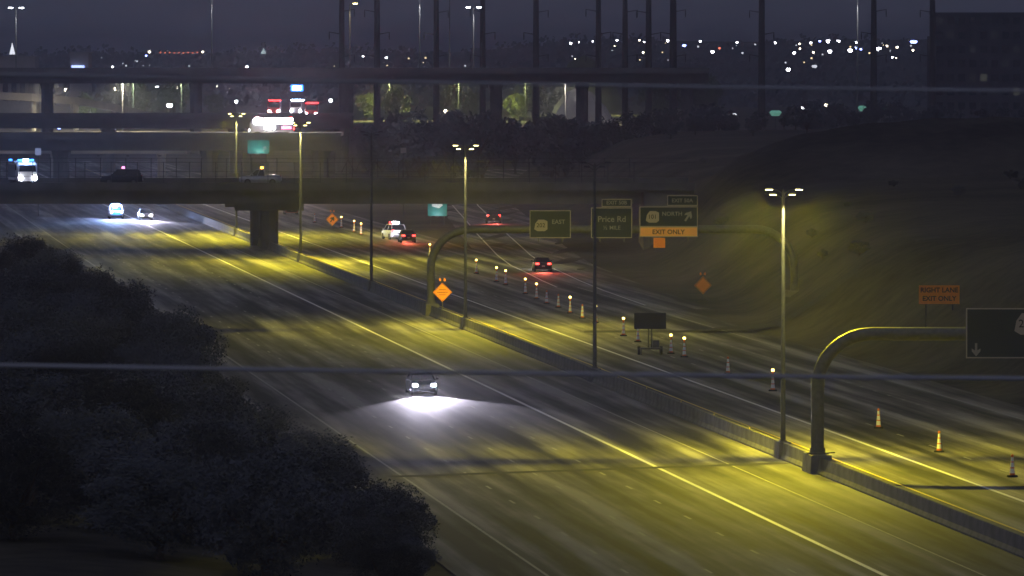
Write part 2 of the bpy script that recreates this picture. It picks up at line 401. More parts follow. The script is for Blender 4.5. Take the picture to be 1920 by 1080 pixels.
x, z = G(1260, 401); text('lettering', 'NORTH', .50, 'sign_text', p3, (x, -.525, z), bold=.008)
def arrow(p, x, z, s, ang, y, m='sign_text'):
    poly = [(-.09, -.5), (.09, -.5), (.09, .05), (.33, -.10), (.33, .12), (0, .5), (-.33, .12), (-.33, -.10), (-.09, .05)]
    ca, sa = math.cos(ang), math.sin(ang)
    b = MB(); b.prism([(x + s * (u * ca - w * sa), z + s * (u * sa + w * ca)) for u, w in poly], y - .012, y + .01); return b.build('arrow', m, p)
x, z = G(1290, 405); arrow(p3, x, z, 1.0, R(-32), -.53)
p3c = gpanel(1199, 424.6, 1308, 444, 'sign_yellow'); x, z = G(1253, 435); text('lettering', 'EXIT ONLY', .56, 'black', p3c, (x, -.525, z), bold=.008)
p3b = gpanel(1251, 366, 1308, 385.5); x, z = G(1279, 376); text('lettering', 'EXIT 50A', .46, 'sign_text', p3b, (x, -.525, z), bold=.010)
a = G(1225, 465); c = G(1247, 445); MB().box((a[0] + c[0]) / 2, -.48, (a[1] + c[1]) / 2, c[0] - a[0], .04, c[1] - a[1] - .06).build('small_panel', 'sign_orange', g)
# near gantry at the right of the picture
gy2 = 392.5; gx2 = xm(gy2)
n_ = thing('sign_gantry', 'near arched tubular sign gantry reaching out of frame on the right', 'sign gantry', (gx2, gy2, 1.0), 0)
zt = at(1700, 626, gy2).z - 1.0; xe = 29.0
MB().tube(bendpath(xe, zt, 2.9, other=-1.05), .36, 18).build('truss_tube', 'steel', n_, smooth=True)
MB().lathe([(-.05, .62), (.10, .62), (.10, .44), (.35, .42)], 16).build('base_plate', 'steel', n_)
MB().box(.75, 1.0, .02, .5, .4, .06).build('conduit_box', 'dark_steel', n_)
MB().lathe([(-1.6, .9), (-1.0, .9), (-1.0, .7)], 16, (xe, 0, 0)).build('footing', 'concrete', n_)
def G2(px, py): p = at(px, py, gy2); return p.x - gx2, p.z - 1.0
a = G2(1810, 671); c = G2(1810, 577); q = panel(n_, a[0], a[0] + 5.6, a[1], c[1], -.50)
for dx in (.7, 2.8, 4.9): MB().box(a[0] + dx, -.41, (a[1] + c[1]) / 2, .10, .10, 2.4).build('bracket', 'steel', n_)
x, z = G2(1829, 655); arrow(q, x, z, .72, math.pi, -.55)
x, z = G2(1924, 606); shield(q, x, z, 1.35, -.55, '202')

# ------------------------------------------------------------------ channelizing posts
def channelizer():
    t = thing('channelizer_post', '', 'channelizer')
    MB().box(0, 0, .05, .58, .58, .10, .9).build('rubber_base', 'rubber', t)
    zs = [.10, .20, .46, .52, .78, .84, 1.06]
    for i in range(6):
        r0, r1 = .15 - .09 * (zs[i] - .1), .15 - .09 * (zs[i + 1] - .1)
        MB().lathe([(zs[i], r0), (zs[i + 1], r1)], 12).build('band', 'drum_orange' if i % 2 == 0 else 'sign_white', t, smooth=False)
    MB().lathe([(1.06, .05), (1.10, .075), (1.18, .075), (1.22, .04)], 8).build('handle', 'drum_orange', t)
    return t
proto = channelizer(); first = True
CH = [(1898, 898, 0), (1761, 851, 0), (1647, 808, 0), (1449, 737, 1), (1365, 704, 0), (1283, 672, 1), (1258, 667, 1), (1196, 643, 0), (1169, 632, 1), (1117, 607, 1), (1092, 600, 0), (1069, 590, 1), (1047, 579, 0), (1025, 571, 0), (1006, 563, 1), (985, 553, 1),
      (948, 537, 1), (931, 531, 1), (893, 515, 1), (806, 484, 1), (677, 442, 1), (664, 437, 1), (640, 429, 1), (590, 419, 0)]
for i, (px, py, lit) in enumerate(CH):
    o = proto if i == 0 else copy_tree(proto)
    p = on(px, py); p.z = .012; o.location = p
    o['label'] = ('orange and white channelizer post with lit beacon' if lit else 'orange and white channelizer post without beacon') + ', ' + ORD[i] + ' in the line counted from lower right'
    o['group'] = 'channelizer posts closing the lanes'
    if lit:
        d = MB().box(0, 0, 1.27, .14, .10, .10).build('beacon_case', 'drum_orange', o)
        MB().lathe([(1.33, .07), (1.37, .105), (1.47, .105), (1.51, .06)], 10).build('beacon_lens', 'beacon', o)

# ------------------------------------------------------------------ roadwork signs
def diamond(px, py, half, y, base, label, mark, tilt=0, rz=0, legs=True, flags=True):
    p = at(px, py, y); h = p.z - base
    t = thing('roadwork_sign', label, 'roadwork sign', (p.x, y, base), rz, 'orange diamond roadwork signs')
    d = MB().prism([(-half, h), (0, h - half), (half, h), (0, h + half)], -.03, .0).build('sign_face', 'sign_orange', t)
    w = .05; k = half - .06
    b = MB()
    for s1, s2 in ((1, 1), (1, -1), (-1, 1), (-1, -1)):
        b.prism([(s1 * k, h), (0, h + s2 * k), (0, h + s2 * (k - w)), (s1 * (k - w), h)], -.036, -.031)
    b.build('border', 'black', d)
    if mark == 'lines':
        for dz, L in ((.22, .62), (0, .95), (-.22, .62)): MB().box(0, -.035, h + dz, L, .008, .055).build('legend_line', 'shadow_and_legend', d)
    elif mark == 'arrow': arrow(d, 0, h, .85, R(-35), -.04, 'black')
    MB().box(0, .05, h / 2, .07, .06, h + half * .9).build('post', 'dark_steel', t, (0, 0, 0 if h - half * .9 < h else 0))
    if legs:
        for sx, sy in ((-1, -1), (1, -1), (-1, 1), (1, 1)): MB().tube([(0, .05, .30), (sx * .7, sy * .55, .03)], .025, 6).build('leg', 'dark_steel', t)
    if flags:
        for s_ in (-1, 1):
            MB().tube([(0, .05, h + half * .95), (s_ * .22, .05, h + half + .55)], .012, 5).build('flag_staff', 'dark_steel', t)
            MB().prism([(s_ * .08, h + half + .18), (s_ * .16, h + half + .42), (s_ * .30, h + half + .30), (s_ * .26, h + half + .10)], .05, .06).build('flag', 'sign_orange', t)
    return t
diamond(829.5, 548, .82, 614, .93, 'orange diamond roadwork sign with flags standing on the median barrier', 'lines', legs=False)
p = on(623, 430); diamond(623, 411.5, .84, p.y, .012, 'orange diamond roadwork sign with black arrow beyond the bridge pier', 'arrow', rz=R(-8))
p = on(1318, 566, y0=560); diamond(1318, 535, .82, p.y, p.z, 'orange diamond roadwork sign on the dark verge right of the exit ramp', 'none', rz=R(14))
p = on(1761, 611, y0=480)
t = thing('roadwork_board', 'orange rectangular roadwork board lettered right lane exit only on the bank', 'sign', (p.x, p.y, p.z - .1), 0)
k = p.y / F; W_ = 76 * k; zb = at(1761, 570, p.y).z - p.z + .1; zc = at(1761, 535, p.y).z - p.z + .1
f = MB().box(0, 0, (zb + zc) / 2, W_, .05, zc - zb).build('sign_face', 'sign_orange', t)
text('lettering', 'RIGHT LANE', .50, 'black', f, (0, -.035, (zb + zc) / 2 + .33), bold=.012); text('lettering', 'EXIT ONLY', .50, 'black', f, (0, -.035, (zb + zc) / 2 - .30), bold=.012)
for s_ in (-1, 1): MB().box(s_ * W_ * .33, .08, zc / 2 - .1, .10, .10, zc).build('post', 'dark_steel', t)

# ------------------------------------------------------------------ message board trailer
p = on(1219, 669); k = p.y / F
t = thing('message_board_trailer', 'dark portable message board on a small trailer among the channelizers', 'message board', (p.x, p.y, .012), R(3))
zb, zc = at(1219, 617, p.y).z, at(1219, 587, p.y).z
f = MB().box(0, 0, (zb + zc) / 2, 60 * k, .16, zc - zb).build('display_case', 'black', t); MB().box(0, -.085, (zb + zc) / 2, 60 * k - .14, .01, zc - zb - .14).build('screen', 'screen', f)
MB().tube([(-.12, .12, .45), (-.12, .12, zc - .2)], .05, 8).build('mast', 'dark_steel', t); MB().tube([(.12, .12, .45), (.12, .12, zc - .2)], .05, 8).build('mast', 'dark_steel', t)
MB().box(0, .1, .50, 1.6, 1.9, .10).build('chassis', 'dark_steel', t); MB().box(.45, .35, .82, .45, .8, .54).build('battery_box', 'dark_steel', t)
MB().tube([(0, 1.0, .50), (0, 2.4, .50)], .05, 8).build('tow_bar', 'dark_steel', t)
for s_ in (-1, 1):
    w = MB().tube([(s_ * .74, .1, .33), (s_ * .94, .1, .33)], .33, 16).build('wheel', 'rubber', t); MB().tube([(s_ * .93, .1, .33), (s_ * .955, .1, .33)], .17, 12).build('rim', 'steel', w)
    MB().tube([(s_ * .70, -.8, .02), (s_ * .70, -.8, .55)], .035, 6).build('jack_leg', 'dark_steel', t)

# ------------------------------------------------------------------ vehicles
MESH = {}
def cached(key, fn):
    if key not in MESH: MESH[key] = fn()
    return MESH[key]
def ring(y, hw, z0, z1, ch=.12):
    return [(-hw + ch * .3, y, z0), (hw - ch * .3, y, z0), (hw, y, z0 + ch), (hw, y, z1 - ch * 1.4), (hw - ch, y, z1), (-hw + ch, y, z1), (-hw, y, z1 - ch * 1.4), (-hw, y, z0 + ch)]
def frustum(y0, y1, yt0, yt1, hb, ht, z0, z1):
    b = MB(); b.v = [(-hb, y0, z0), (hb, y0, z0), (hb, y1, z0), (-hb, y1, z0), (-ht, yt0, z1), (ht, yt0, z1), (ht, yt1, z1), (-ht, yt1, z1)]
    b.f = [(3, 2, 1, 0), (4, 5, 6, 7), (0, 1, 5, 4), (1, 2, 6, 5), (2, 3, 7, 6), (3, 0, 4, 7)]; return b
def vehicle(name, label, cat, loc, rz, paint, style='sedan', lights='head', bar=None, beam=0, group=None, tailmat='tail'):
    t = thing(name, label, cat, loc, rz, group)
    if style == 'sedan':
        rings = [ring(-2.35, .72, .42, .86), ring(-2.22, .86, .26, .98), ring(-1.5, .91, .22, 1.02), ring(0, .92, .22, .98), ring(1.2, .91, .22, .96), ring(2.1, .86, .24, .82), ring(2.35, .70, .40, .68)]
        cab = (-1.75, 1.05, -1.05, .25, .84, .62, .95, 1.45); zl = .68
    else:
        rings = [ring(-2.45, .86, .45, 1.05), ring(-2.35, .94, .34, 1.18), ring(-1.5, .98, .30, 1.20), ring(0, .98, .30, 1.16), ring(1.3, .97, .30, 1.14), ring(2.2, .92, .34, 1.02), ring(2.45, .80, .45, .85)]
        cab = (-2.25, 1.2, -1.95, .45, .90, .74, 1.12, 1.80); zl = .82
        if style == 'pickup': cab = (-.55, 1.2, -.40, .45, .90, .74, 1.12, 1.82)
    body = link('body', cached((style, paint), lambda: MB().loft(rings).mesh('body', paint, True)), t)
    link('window_glass', cached((style, 'cab'), lambda: frustum(*cab).mesh('window_glass', 'glass')), t)
    z1 = cab[7]
    link('roof', cached((style, 'roof', paint), lambda: MB().box(0, (cab[2] + cab[3]) / 2, z1 + .015, cab[5] * 2 + .06, cab[3] - cab[2] + .10, .06, .94).mesh('roof', paint)), t)
    for sx in (-1, 1):
        for ya, yb in ((cab[1], cab[3]), (cab[0], cab[2]), ((cab[0] + cab[1]) / 2, (cab[2] + cab[3]) / 2)):
            link('pillar', cached((style, 'pl', sx, ya, paint), lambda: MB().tube([(sx * (cab[4] + .0), ya, cab[6]), (sx * (cab[5] + .01), yb, z1)], .045, 6).mesh('pillar', paint)), t)
        link('mirror', cached((style, 'mi', sx, paint), lambda: MB().box(sx * (cab[4] + .16), cab[1] - .35, cab[6] + .12, .20, .12, .15, .8).mesh('mirror', paint)), t)
        for yy in (-1.45, 1.45):
            rr = .33 if style == 'sedan' else .38; xw = rings[3][2][0]
            w = link('wheel', cached((style, 'wh', sx, yy), lambda: MB().tube([(sx * (xw - .20), yy, rr), (sx * (xw + .02), yy, rr)], rr, 18).mesh('wheel', 'rubber')), t)
            link('rim', cached((style, 'ri', sx, yy), lambda: MB().tube([(sx * (xw + .015), yy, rr), (sx * (xw + .035), yy, rr)], rr * .62, 12).mesh('rim', 'steel')), w)
        hm = 'head' if lights in ('head', 'both') else 'sign_white'
        h = link('headlight', cached((style, 'hl', sx, hm), lambda: MB().box(sx * .62, 2.34, zl + .02, .30, .16, .17, .85).mesh('headlight', hm)), t)
        if beam:
            lamp('headlight_beam', 'SPOT', h, (sx * .62, 2.48, zl), (.86, .80, 1), beam * 10, .08, (R(90 - 4.2), 0, R(-sx * 3)), R(34), 1.0)
        tm = tailmat if lights in ('tail', 'both') else 'car_red'
        link('taillight', cached((style, 'tl', sx, tm), lambda: MB().box(sx * (.62 if style == 'sedan' else .76), -2.38, zl + .18, .34 if style == 'sedan' else .22, .12, .16 if style == 'sedan' else .34).mesh('taillight', tm)), t)
    if lights == 'tail' and tailmat == 'tail': lamp('taillight_glow', 'SPOT', t, (0, -2.6, zl + .2), (1, .12, .08), 2600, .2, (R(-90), 0, 0), R(110), 1.0)
    link('bumper', cached((style, 'bp'), lambda: MB().box(0, 2.36, .42, 1.5, .14, .18, .9).mesh('bumper', 'black')), t)
    link('bumper', cached((style, 'bp2'), lambda: MB().box(0, -2.40, .46, 1.5, .14, .18, .9).mesh('bumper', 'black')), t)
    link('number_plate', cached((style, 'np'), lambda: MB().box(0, -2.485, .62, .32, .02, .16).mesh('number_plate', 'plate')), t)
    if style == 'pickup': MB().box(0, -1.5, 1.16, 1.66, 1.7, .05).build('load_bed', 'black', t)
    if bar:
        c = MB().box(0, -.2, z1 + .08, 1.25, .30, .07).build('light_bar', 'black', t)
        for i, m in enumerate(bar):
            wd = 1.2 / len(bar); MB().box(-.6 + wd * (i + .5), -.2, z1 + .22, wd - .03, .30, .24, .9).build('lamp_module', m, c)
    return t
hd = math.atan(-.1016)                                       # heading of the freeway
AWAY = -hd; TOWARD = math.pi - hd
AWAY = math.atan(.1016); TOWARD = math.pi + math.atan(.1016)
p = on(790, 741); p.z = .012
vehicle('car', 'dark oncoming car with bright headlights alone on the left carriageway', 'car', p, TOWARD, 'car_dark', 'sedan', 'head', beam=2600)
p = on(1016, 511); p.z = .016
vehicle('car', 'car with red tail lights on the exit ramp, nearer of the two', 'car', p, math.atan(.06), 'car_dark', 'sedan', 'tail', beam=700)
p = on(925, 420); p.z = .016
vehicle('car', 'car with red tail lights further up the exit ramp under the bridge', 'car', p, math.atan(.03), 'car_dark', 'suv', 'tail', beam=700)
p = on(738, 450); p.z = .016
vehicle('car', 'stopped car with flashing white and red lights left of its dark neighbour', 'car', p, math.atan(.30), 'car_white', 'suv', 'tail', bar=('red', 'flood', 'blue'), beam=500)
p = on(763, 456); p.z = .016
vehicle('car', 'dark stopped car with red tail lights right beside the flashing car', 'car', p, math.atan(.10), 'car_dark', 'sedan', 'tail', beam=600)
p = on(545, 403); p.z = .012
vehicle('car', 'car with dim red tail lights just past the bridge pier', 'car', p, AWAY, 'car_red', 'sedan', 'tail', tailmat='tail_dim')
p = on(217, 411); p.z = .012
v = vehicle('police_car', 'police car with dazzling blue-white light bar beneath the bridge', 'police car', p, TOWARD, 'car_white', 'suv', 'head', bar=('azure', 'blue', 'blue', 'azure'), beam=500)
lamp('bar_light', 'POINT', v, (0, .6, 2.6), (.35, .48, 1), 8000, .15); lamp('bar_beam', 'SPOT', v, (0, .2, 2.1), (.30, .50, 1), 40000, .2, (R(90), 0, 0), R(60), 1.0)
MB().box(0, 2.52, .80, 1.15, .10, .40).build('grille_glare_panel', 'azure', v)  # glowing panel added on the nose to enlarge the car's glare
MB().box(0, 1.0, 1.35, 1.1, .12, .20).build('dash_glare_panel', 'azure', v)  # another glowing panel added for the glare, inside the windshield
p = on(272, 414); p.z = .012
vehicle('car', 'oncoming car with headlights flooding the road next to the police car', 'car', p, TOWARD + .03, 'car_silver', 'sedan', 'head', beam=2600)

# ------------------------------------------------------------------ trees
def crown_mesh(key, seed, n, r, h, z0, leaf, m, clumps=40):
    rnd = random.Random(seed); b = MB(); cs = []
    for i in range(clumps):
        while True:
            x, y, z = rnd.uniform(-1, 1), rnd.uniform(-1, 1), rnd.uniform(-1, 1); q = x * x + y * y + z * z
            if .18 < q < 1: break
        cs.append((x * r * rnd.uniform(.75, 1.08), y * r * rnd.uniform(.75, 1.08), z0 + h / 2 + z * h / 2, rnd.uniform(.16, .36) * r))
    for i in range(n):
        cx, cy, cz, cr = cs[rnd.randrange(clumps)]
        d = Vector((rnd.gauss(0, 1), rnd.gauss(0, 1), rnd.gauss(0, .8))); d = d.normalized() * cr * rnd.random() ** .45
        c = Vector((cx, cy, cz)) + d; c.z = max(c.z, z0 * .5)
        u = Vector((rnd.gauss(0, 1), rnd.gauss(0, 1), rnd.gauss(0, 1))).normalized(); v = u.orthogonal().normalized()
        s = leaf * rnd.uniform(.55, 1.3); k = len(b.v)
        b.v += [tuple(c - u * s), tuple(c + v * s * .42), tuple(c + u * s), tuple(c - v * s * .42)]; b.f.append((k, k + 1, k + 2, k + 3))
    return b.mesh('crown', m)
def trunk_mesh(seed, h, r, z0):
    rnd = random.Random(seed); b = MB()
    b.tube([(0, 0, -.3), (.06 * h, .02 * h, z0 * .6), (.02 * h, -.03 * h, z0 + h * .25)], [.05 * r + .05, .04 * r + .04, .02 * r + .03], 8)
    for i in range(6):
        q = i * 1.05 + rnd.random(); e = rnd.uniform(.5, .85)
        b.tube([(.05 * h, .02 * h, z0 * .6), (math.cos(q) * r * e * .5, math.sin(q) * r * e * .5, z0 + h * .28), (math.cos(q) * r * e, math.sin(q) * r * e, z0 + h * rnd.uniform(.45, .75))], [.03 * r + .02, .02 * r + .015, .015], 6)
    return b.mesh('trunk', 'trunk')
VAR = []
for i in range(4): VAR.append((crown_mesh(0, 100 + i, 19000, 3.0, 4.8, .4, .10, ('leaf_a', 'leaf_b')[i % 2], 80), trunk_mesh(i, 4.2, 3.0, 1.0)))
FAR = []
for i in range(4): FAR.append((crown_mesh(0, 200 + i, 1500, 3.0, 4.2, 1.2, .34, ('leaf_b', 'leaf_a', 'leaf_c', 'leaf_c')[i], 30), trunk_mesh(9 + i, 4.2, 3.0, 1.2)))
def tree(var, x, y, r, h, label, group, name='roadside_tree', z=None, cat='tree'):
    t = thing(name, label, cat, (x, y, (ground(x, y) if z is None else z) - .05), random.uniform(0, 6.28), group)
    for nm, me in (('crown', var[0]), ('trunk', var[1])):
        o = link(nm, me, t); o.scale = (r / 3.0, r / 3.0, h / 5.2)
    return t
VSH = []
LT = [(322, -29.5, 2.5, 3.6), (336, -31.5, 2.9, 4.3), (352, -30.6, 3.0, 4.4), (372, -33, 3.1, 4.6), (394, -32, 2.2, 3.3), (471, -30.6, 3.5, 5.9), (486, -34.5, 3.4, 6.0), (505, -31.2, 3.0, 4.8), (528, -33.5, 3.3, 5.6), (560, -31.2, 3.4, 5.7), (596, -33.5, 3.3, 5.4), (640, -32, 3.2, 5.2), (690, -33, 3.2, 5.0)]
rt = random.Random(3)
for row, o in enumerate((-36, -41, -46.5, -52)):
    y = 306 + 5 * row
    while y < (560 if row < 2 else 500): LT.append((y + rt.uniform(-3, 3), o + rt.uniform(-1, 1), rt.uniform(3.0, 3.7), rt.uniform(4.2, 6.0))); y += 15
LT.sort()
SH = random.Random(21)
for i in range(26):
    y = 304 + i * 7.5; o = -29.2 + SH.uniform(-2.2, .6); h = SH.uniform(1.3, 2.6)
    if 425 < y < 458: continue
    VSH.append((xm(y) + o, y, h * .75, h))
for i, (y, o, r, h) in enumerate(LT):
    tree(VAR[i % 4], xm(y) + o, y, r, h, 'dark bushy tree in the left thicket', 'trees along the left shoulder')

for i, (x, y, r, h) in enumerate(VSH): tree(VAR[(i * 3 + 1) % 4], x, y, r, h, 'low dark shrub at the edge of the left shoulder', 'shrubs along the left shoulder', 'roadside_shrub', cat='shrub')

# ------------------------------------------------------------------ overpass
by0, by1 = 826, 858
ov = thing('overpass_bridge', 'dark concrete highway overpass crossing above both carriageways', 'bridge', (-30, by0, 0))
def B(x0, x1, y0, y1, z0, z1, nm, m='bridge_concrete', par=None, ox=-30, oy=by0):
    return MB().box((x0 + x1) / 2 - ox, (y0 + y1) / 2 - oy, (z0 + z1) / 2, x1 - x0, y1 - y0, z1 - z0).build(nm, m, par or ov)
bxl, bxr = -92, 15
B(bxl, bxr, by0 + .35, by1 - .35, 6.75, 7.30, 'deck')
for i in range(7):
    yy = by0 + 1.0 + i * (by1 - by0 - 2.6) / 6; B(bxl, bxr - .2, yy, yy + .6, 5.40, 6.745, 'girder')
for yy in (by0, by1 - .33):
    pr = B(bxl, bxr + 6, yy, yy + .33, 6.98, 7.86, 'parapet')
    post = MB().box(0, 0, 0, .08, .08, 2.4).mesh('fence_post', 'dark_steel')
    for i in range(36): link('fence_post', post, pr, (bxl + 1 + i * 3 + 30, yy + .17 - by0, 9.05))
    for zz in (8.6, 10.2): MB().tube([(bxl + 30, yy + .17 - by0, zz), (bxr + 36, yy + .17 - by0, zz)], .03, 6).build('fence_rail', 'dark_steel', pr)
# zigzag ornament on the rear fence
b = MB(); x0 = at(640, 312, by1).x
for i in range(9):
    xx = x0 + 30 + i * 1.6; b.tube([(xx, by1 - by0 + .05, 8.5), (xx + .8, by1 - by0 + .05, 10.0)], .06, 5); b.tube([(xx + .8, by1 - by0 + .05, 10.0), (xx + 1.6, by1 - by0 + .05, 8.5)], .06, 5)
b.build('fence_ornament', 'steel', ov)
for yy in (by0 + 7, by1 - 7):
    xx = xm(yy); c = MB(); rr = 1.05
    c.tube([(xx + 30, yy - by0, -.2), (xx + 30, yy - by0, 4.5)], rr, 8).build('pier', 'bridge_concrete', ov)
    MB().box(xx + 30, yy - by0, 4.95, 8, 1.5, .88, 1.0).build('pier_cap', 'bridge_concrete', ov)
xa = bxr
MB().box(xa + 3 + 30, (by1 - by0) / 2, 3.4, 5.8, by1 - by0 - 1, 7.2).build('abutment', 'bridge_concrete', ov)
MB().box(bxl - 3 + 30, (by1 - by0) / 2, 3.4, 5.8, by1 - by0 - 1, 7.2).build('abutment', 'bridge_concrete', ov)
# earth behind the abutment
def mound(name, cx, cy, rx, ry, h, m='dirt', n=20):
    b = MB()
    for i in range(n + 1):
        for j in range(n + 1):
            u, v = i / n * 2 - 1, j / n * 2 - 1; q = max(0, 1 - (u * u) ** 1.2 ) * max(0, 1 - (v * v) ** 1.2)
            x, y = cx + u * rx, cy + v * ry; b.v.append((x, y, ground(x, y) - .3 + h * q * (1 + .08 * math.sin(x * .8 + y))))
    for i in range(n):
        for j in range(n): b.f.append((i * (n + 1) + j, (i + 1) * (n + 1) + j, (i + 1) * (n + 1) + j + 1, i * (n + 1) + j + 1))
    return tag(b.build(name, m, smooth=True), kind='structure')
mound('terrain', bxr + 38, 842, 38, 40, 6.0)

# ------------------------------------------------------------------ big emergency vehicles
def big_truck(name, label, cat, loc, rz, paint, barm, group=None, length=8.2, flood=0, mast=None):
    t = thing(name, label, cat, loc, rz, group); L = length / 2; z = .55
    MB().box(0, -.9, 1.75, 2.4, length - 2.2, 2.2).build('body', paint, t)
    cabo = MB().loft([ring(L - 2.0, 1.2, z, 2.75, .2), ring(L - .5, 1.2, z, 2.75, .2), ring(L, 1.1, z, 2.1, .2)]).build('cab', paint, t)
    MB().box(0, L - .18, 2.05, 2.0, .5, .75, .92).build('windshield', 'glass', cabo)
    for s_ in (-1, 1):
        MB().box(s_ * 1.205, L - 1.25, 2.15, .02, 1.0, .65).build('side_window', 'glass', cabo)
        for k in range(3): MB().box(s_ * 1.205, -L + .9 + k * 1.55, 1.7, .03, 1.35, 1.5).build('locker_door', 'car_silver', t)
        MB().box(s_ * 1.21, -1.0, .80, .02, length - 2.4, .22).build('stripe', 'sign_white', t)
        for yy in (-L + 1.4, -L + 2.6, L - 1.3):
            w = MB().tube([(s_ * .85, yy, .5), (s_ * 1.18, yy, .5)], .5, 16).build('wheel', 'rubber', t); MB().tube([(s_ * 1.17, yy, .5), (s_ * 1.21, yy, .5)], .26, 12).build('rim', 'steel', w)
        MB().box(s_ * .85, L + .02, .95, .36, .12, .24).build('headlight', 'head' if flood != 0 or True else 'sign_white', t)
        MB().box(s_ * 1.0, -L + .1, 1.2, .2, .12, .4).build('taillight', 'tail', t)
        MB().box(s_ * 1.02, -L + .6, 2.95, .35, .35, .22).build('warning_lamp', barm[0], t)
    lb = MB().box(0, L - 1.2, 2.80, 2.0, .4, .08).build('light_bar', 'black', t)
    for i, m in enumerate(barm): wd = 1.9 / len(barm); MB().box(-.95 + wd * (i + .5), L - 1.2, 2.97, wd - .05, .38, .24).build('lamp_module', m, lb)
    for s_ in (-1, 1): MB().tube([(s_ * .35, -L + .5, 2.98), (s_ * .35, L - 2.2, 2.98)], .05, 6).build('ladder_rail', 'steel', t)
    if flood:
        for k in range(4):
            for s_ in (-1, 1): MB().box(s_ * 1.25, -L + 1.0 + k * 1.6, 2.42, .12, 1.35, .85).build('scene_light', 'flood', t)
        for s_ in (-1, 1):
            for k in range(2): MB().box(s_ * 1.25, -L + 1.3 + k * 2.6, 1.35, .10, 1.6, .45).build('side_glare_panel', 'flood' if k else 'pink', t)  # glowing panels added low on the side to spread the glare
        lamp('scene_glow', 'POINT', t, (0, 0, 4.2), (1, .9, .95), flood, .3); lamp('scene_beam', 'SPOT', t, (-1.35, 0, 2.5), (1, .86, .95), flood * 2.2, .3, (R(90), 0, R(90)), R(80), 1.0); lamp('warning_beam', 'SPOT', t, (-1.35, -2.5, 1.6), (1, .12, .2), flood * .8, .3, (R(90), 0, R(90)), R(80), 1.0)
    if not flood and barm[0] == 'red': lamp('warning_beam', 'SPOT', t, (0, L - .9, 3.0), (1, .10, .14), 8000, .2, (R(90), 0, 0), R(70), 1.0)
    if mast:
        MB().tube([(0, -.5, 2.8), (0, -.5, mast)], .07, 8).build('light_mast', 'steel', t); MB().box(0, -.5, mast + .2, 1.5, .5, .7).build('mast_lamp', 'blue', t); MB().box(0, -.45, mast + .2, 2.3, .3, 1.2).build('mast_glare_panel', 'azure', t)  # wider azure panel added round the mast lamp as a glowing glare fringe
    return t
dz = 7.31
p = at(30, 330, 838); v = big_truck('ambulance', 'ambulance with glaring blue-white lights on the overpass at the left edge', 'ambulance', (p.x + .8, 838, dz), math.pi + .25, 'car_white', ('azure', 'blue', 'azure'), length=6.0)
lamp('bar_light', 'POINT', v, (0, 3.2, 3.9), (.25, .42, 1), 900, .15); lamp('bar_beam', 'SPOT', v, (0, 2.2, 3.1), (.25, .45, 1), 14000, .2, (R(90), 0, R(-14)), R(60), 1.0)
p = at(228, 330, 842); vehicle('police_car', 'police car with pink and violet light bar up on the overpass', 'police car', (p.x, 842, dz), R(90), 'car_dark', 'suv', 'none', bar=('pink', 'violet', 'pink'))
p = at(488, 330, 840); vehicle('pickup_truck', 'work pickup with amber light bar on the overpass right of centre pier', 'pickup truck', (p.x, 840, dz), R(90), 'car_silver', 'pickup', 'none', bar=('amber', 'amber', 'amber'))

# ------------------------------------------------------------------ viaducts behind the overpass
def viaduct(name, label, x0, x1, y0, y1, zr, depth, piers, par=.7, m='bridge_concrete', pw=2.6):
    t = thing(name, label, 'bridge', (x0, y0, 0)); L = x1 - x0; cx = L / 2; cy = (y1 - y0) / 2
    MB().box(cx, cy, zr - .2, L, y1 - y0 - .7, .4).build('deck', m, t)
    MB().box(cx, cy, zr - .4 - (depth - .4) / 2, L - .2, (y1 - y0) * .62, depth - .4).build('box_girder', m, t)
    for yy in (0, y1 - y0 - .34): MB().box(cx, yy + .17, zr + par / 2 - .22, L, .34, par + .5).build('parapet', m, t)
    for px in piers:
        MB().tube([(px - x0, cy, -.3), (px - x0, cy, zr - depth - 1.4), (px - x0, cy, zr - depth + .02)], [pw / 2, pw / 2, pw / 2 * 1.25], 10).build('pier', m, t)
    return t
D2 = 1150
viaduct('connector_viaduct', 'lower dark connector viaduct carrying the bright fire engine', -150, at(640, 250, D2).x, D2, D2 + 13, 9.3, 2.3, [at(x, 250, D2).x for x in (-150, 110, 390, 600)], .55)
D3 = 1350
viaduct('connector_viaduct', 'rear connector viaduct with emergency trucks showing red lights', -175, at(660, 220, D3).x, D3, D3 + 13, 10.7, 2.3, [at(x, 250, D3).x for x in (-60, 200, 440, 640)], .5)
D4 = 1600
fx1 = at(1330, 150, D4).x
viaduct('flyover_bridge', 'long high flyover crossing the whole background on thick piers', -230, fx1, D4, D4 + 14, 18.4, 2.7, [at(x, 200, D4).x for x in (85, 365, 650, 930, 1092, 1290)], .75, pw=2.7)
p = at(510, 240, D2 + 4); big_truck('fire_engine', 'white fire engine lit by glaring scene lights on the lower viaduct', 'fire engine', (p.x, D2 + 5, 9.31), R(90), 'car_white', ('red', 'flood', 'flood', 'pink'), flood=9000, length=7.2)
p = at(514, 200, D3 + 4); big_truck('fire_truck', 'red truck with two red roof lights on the rear viaduct, left of its twin', 'fire truck', (p.x, D3 + 5, 10.71), R(180), 'car_red', ('red', 'red'), length=7.2, mast=None)
p = at(584, 200, D3 + 4); big_truck('fire_truck', 'red truck with two red roof lights on the rear viaduct, right of the mast light', 'fire truck', (p.x, D3 + 6, 10.2), R(180), 'car_red', ('red', 'red'), length=7.2)
p = at(555, 200, D3 + 4); v = big_truck('rescue_truck', 'rescue truck with blue-white mast lamp between the two red-lit trucks', 'rescue truck', (p.x, D3 + 9.5, 10.71), R(178), 'car_white', ('blue', 'blue'), length=6.0, mast=at(555, 165, D3 + 9.5).z - 10.71 - .2)
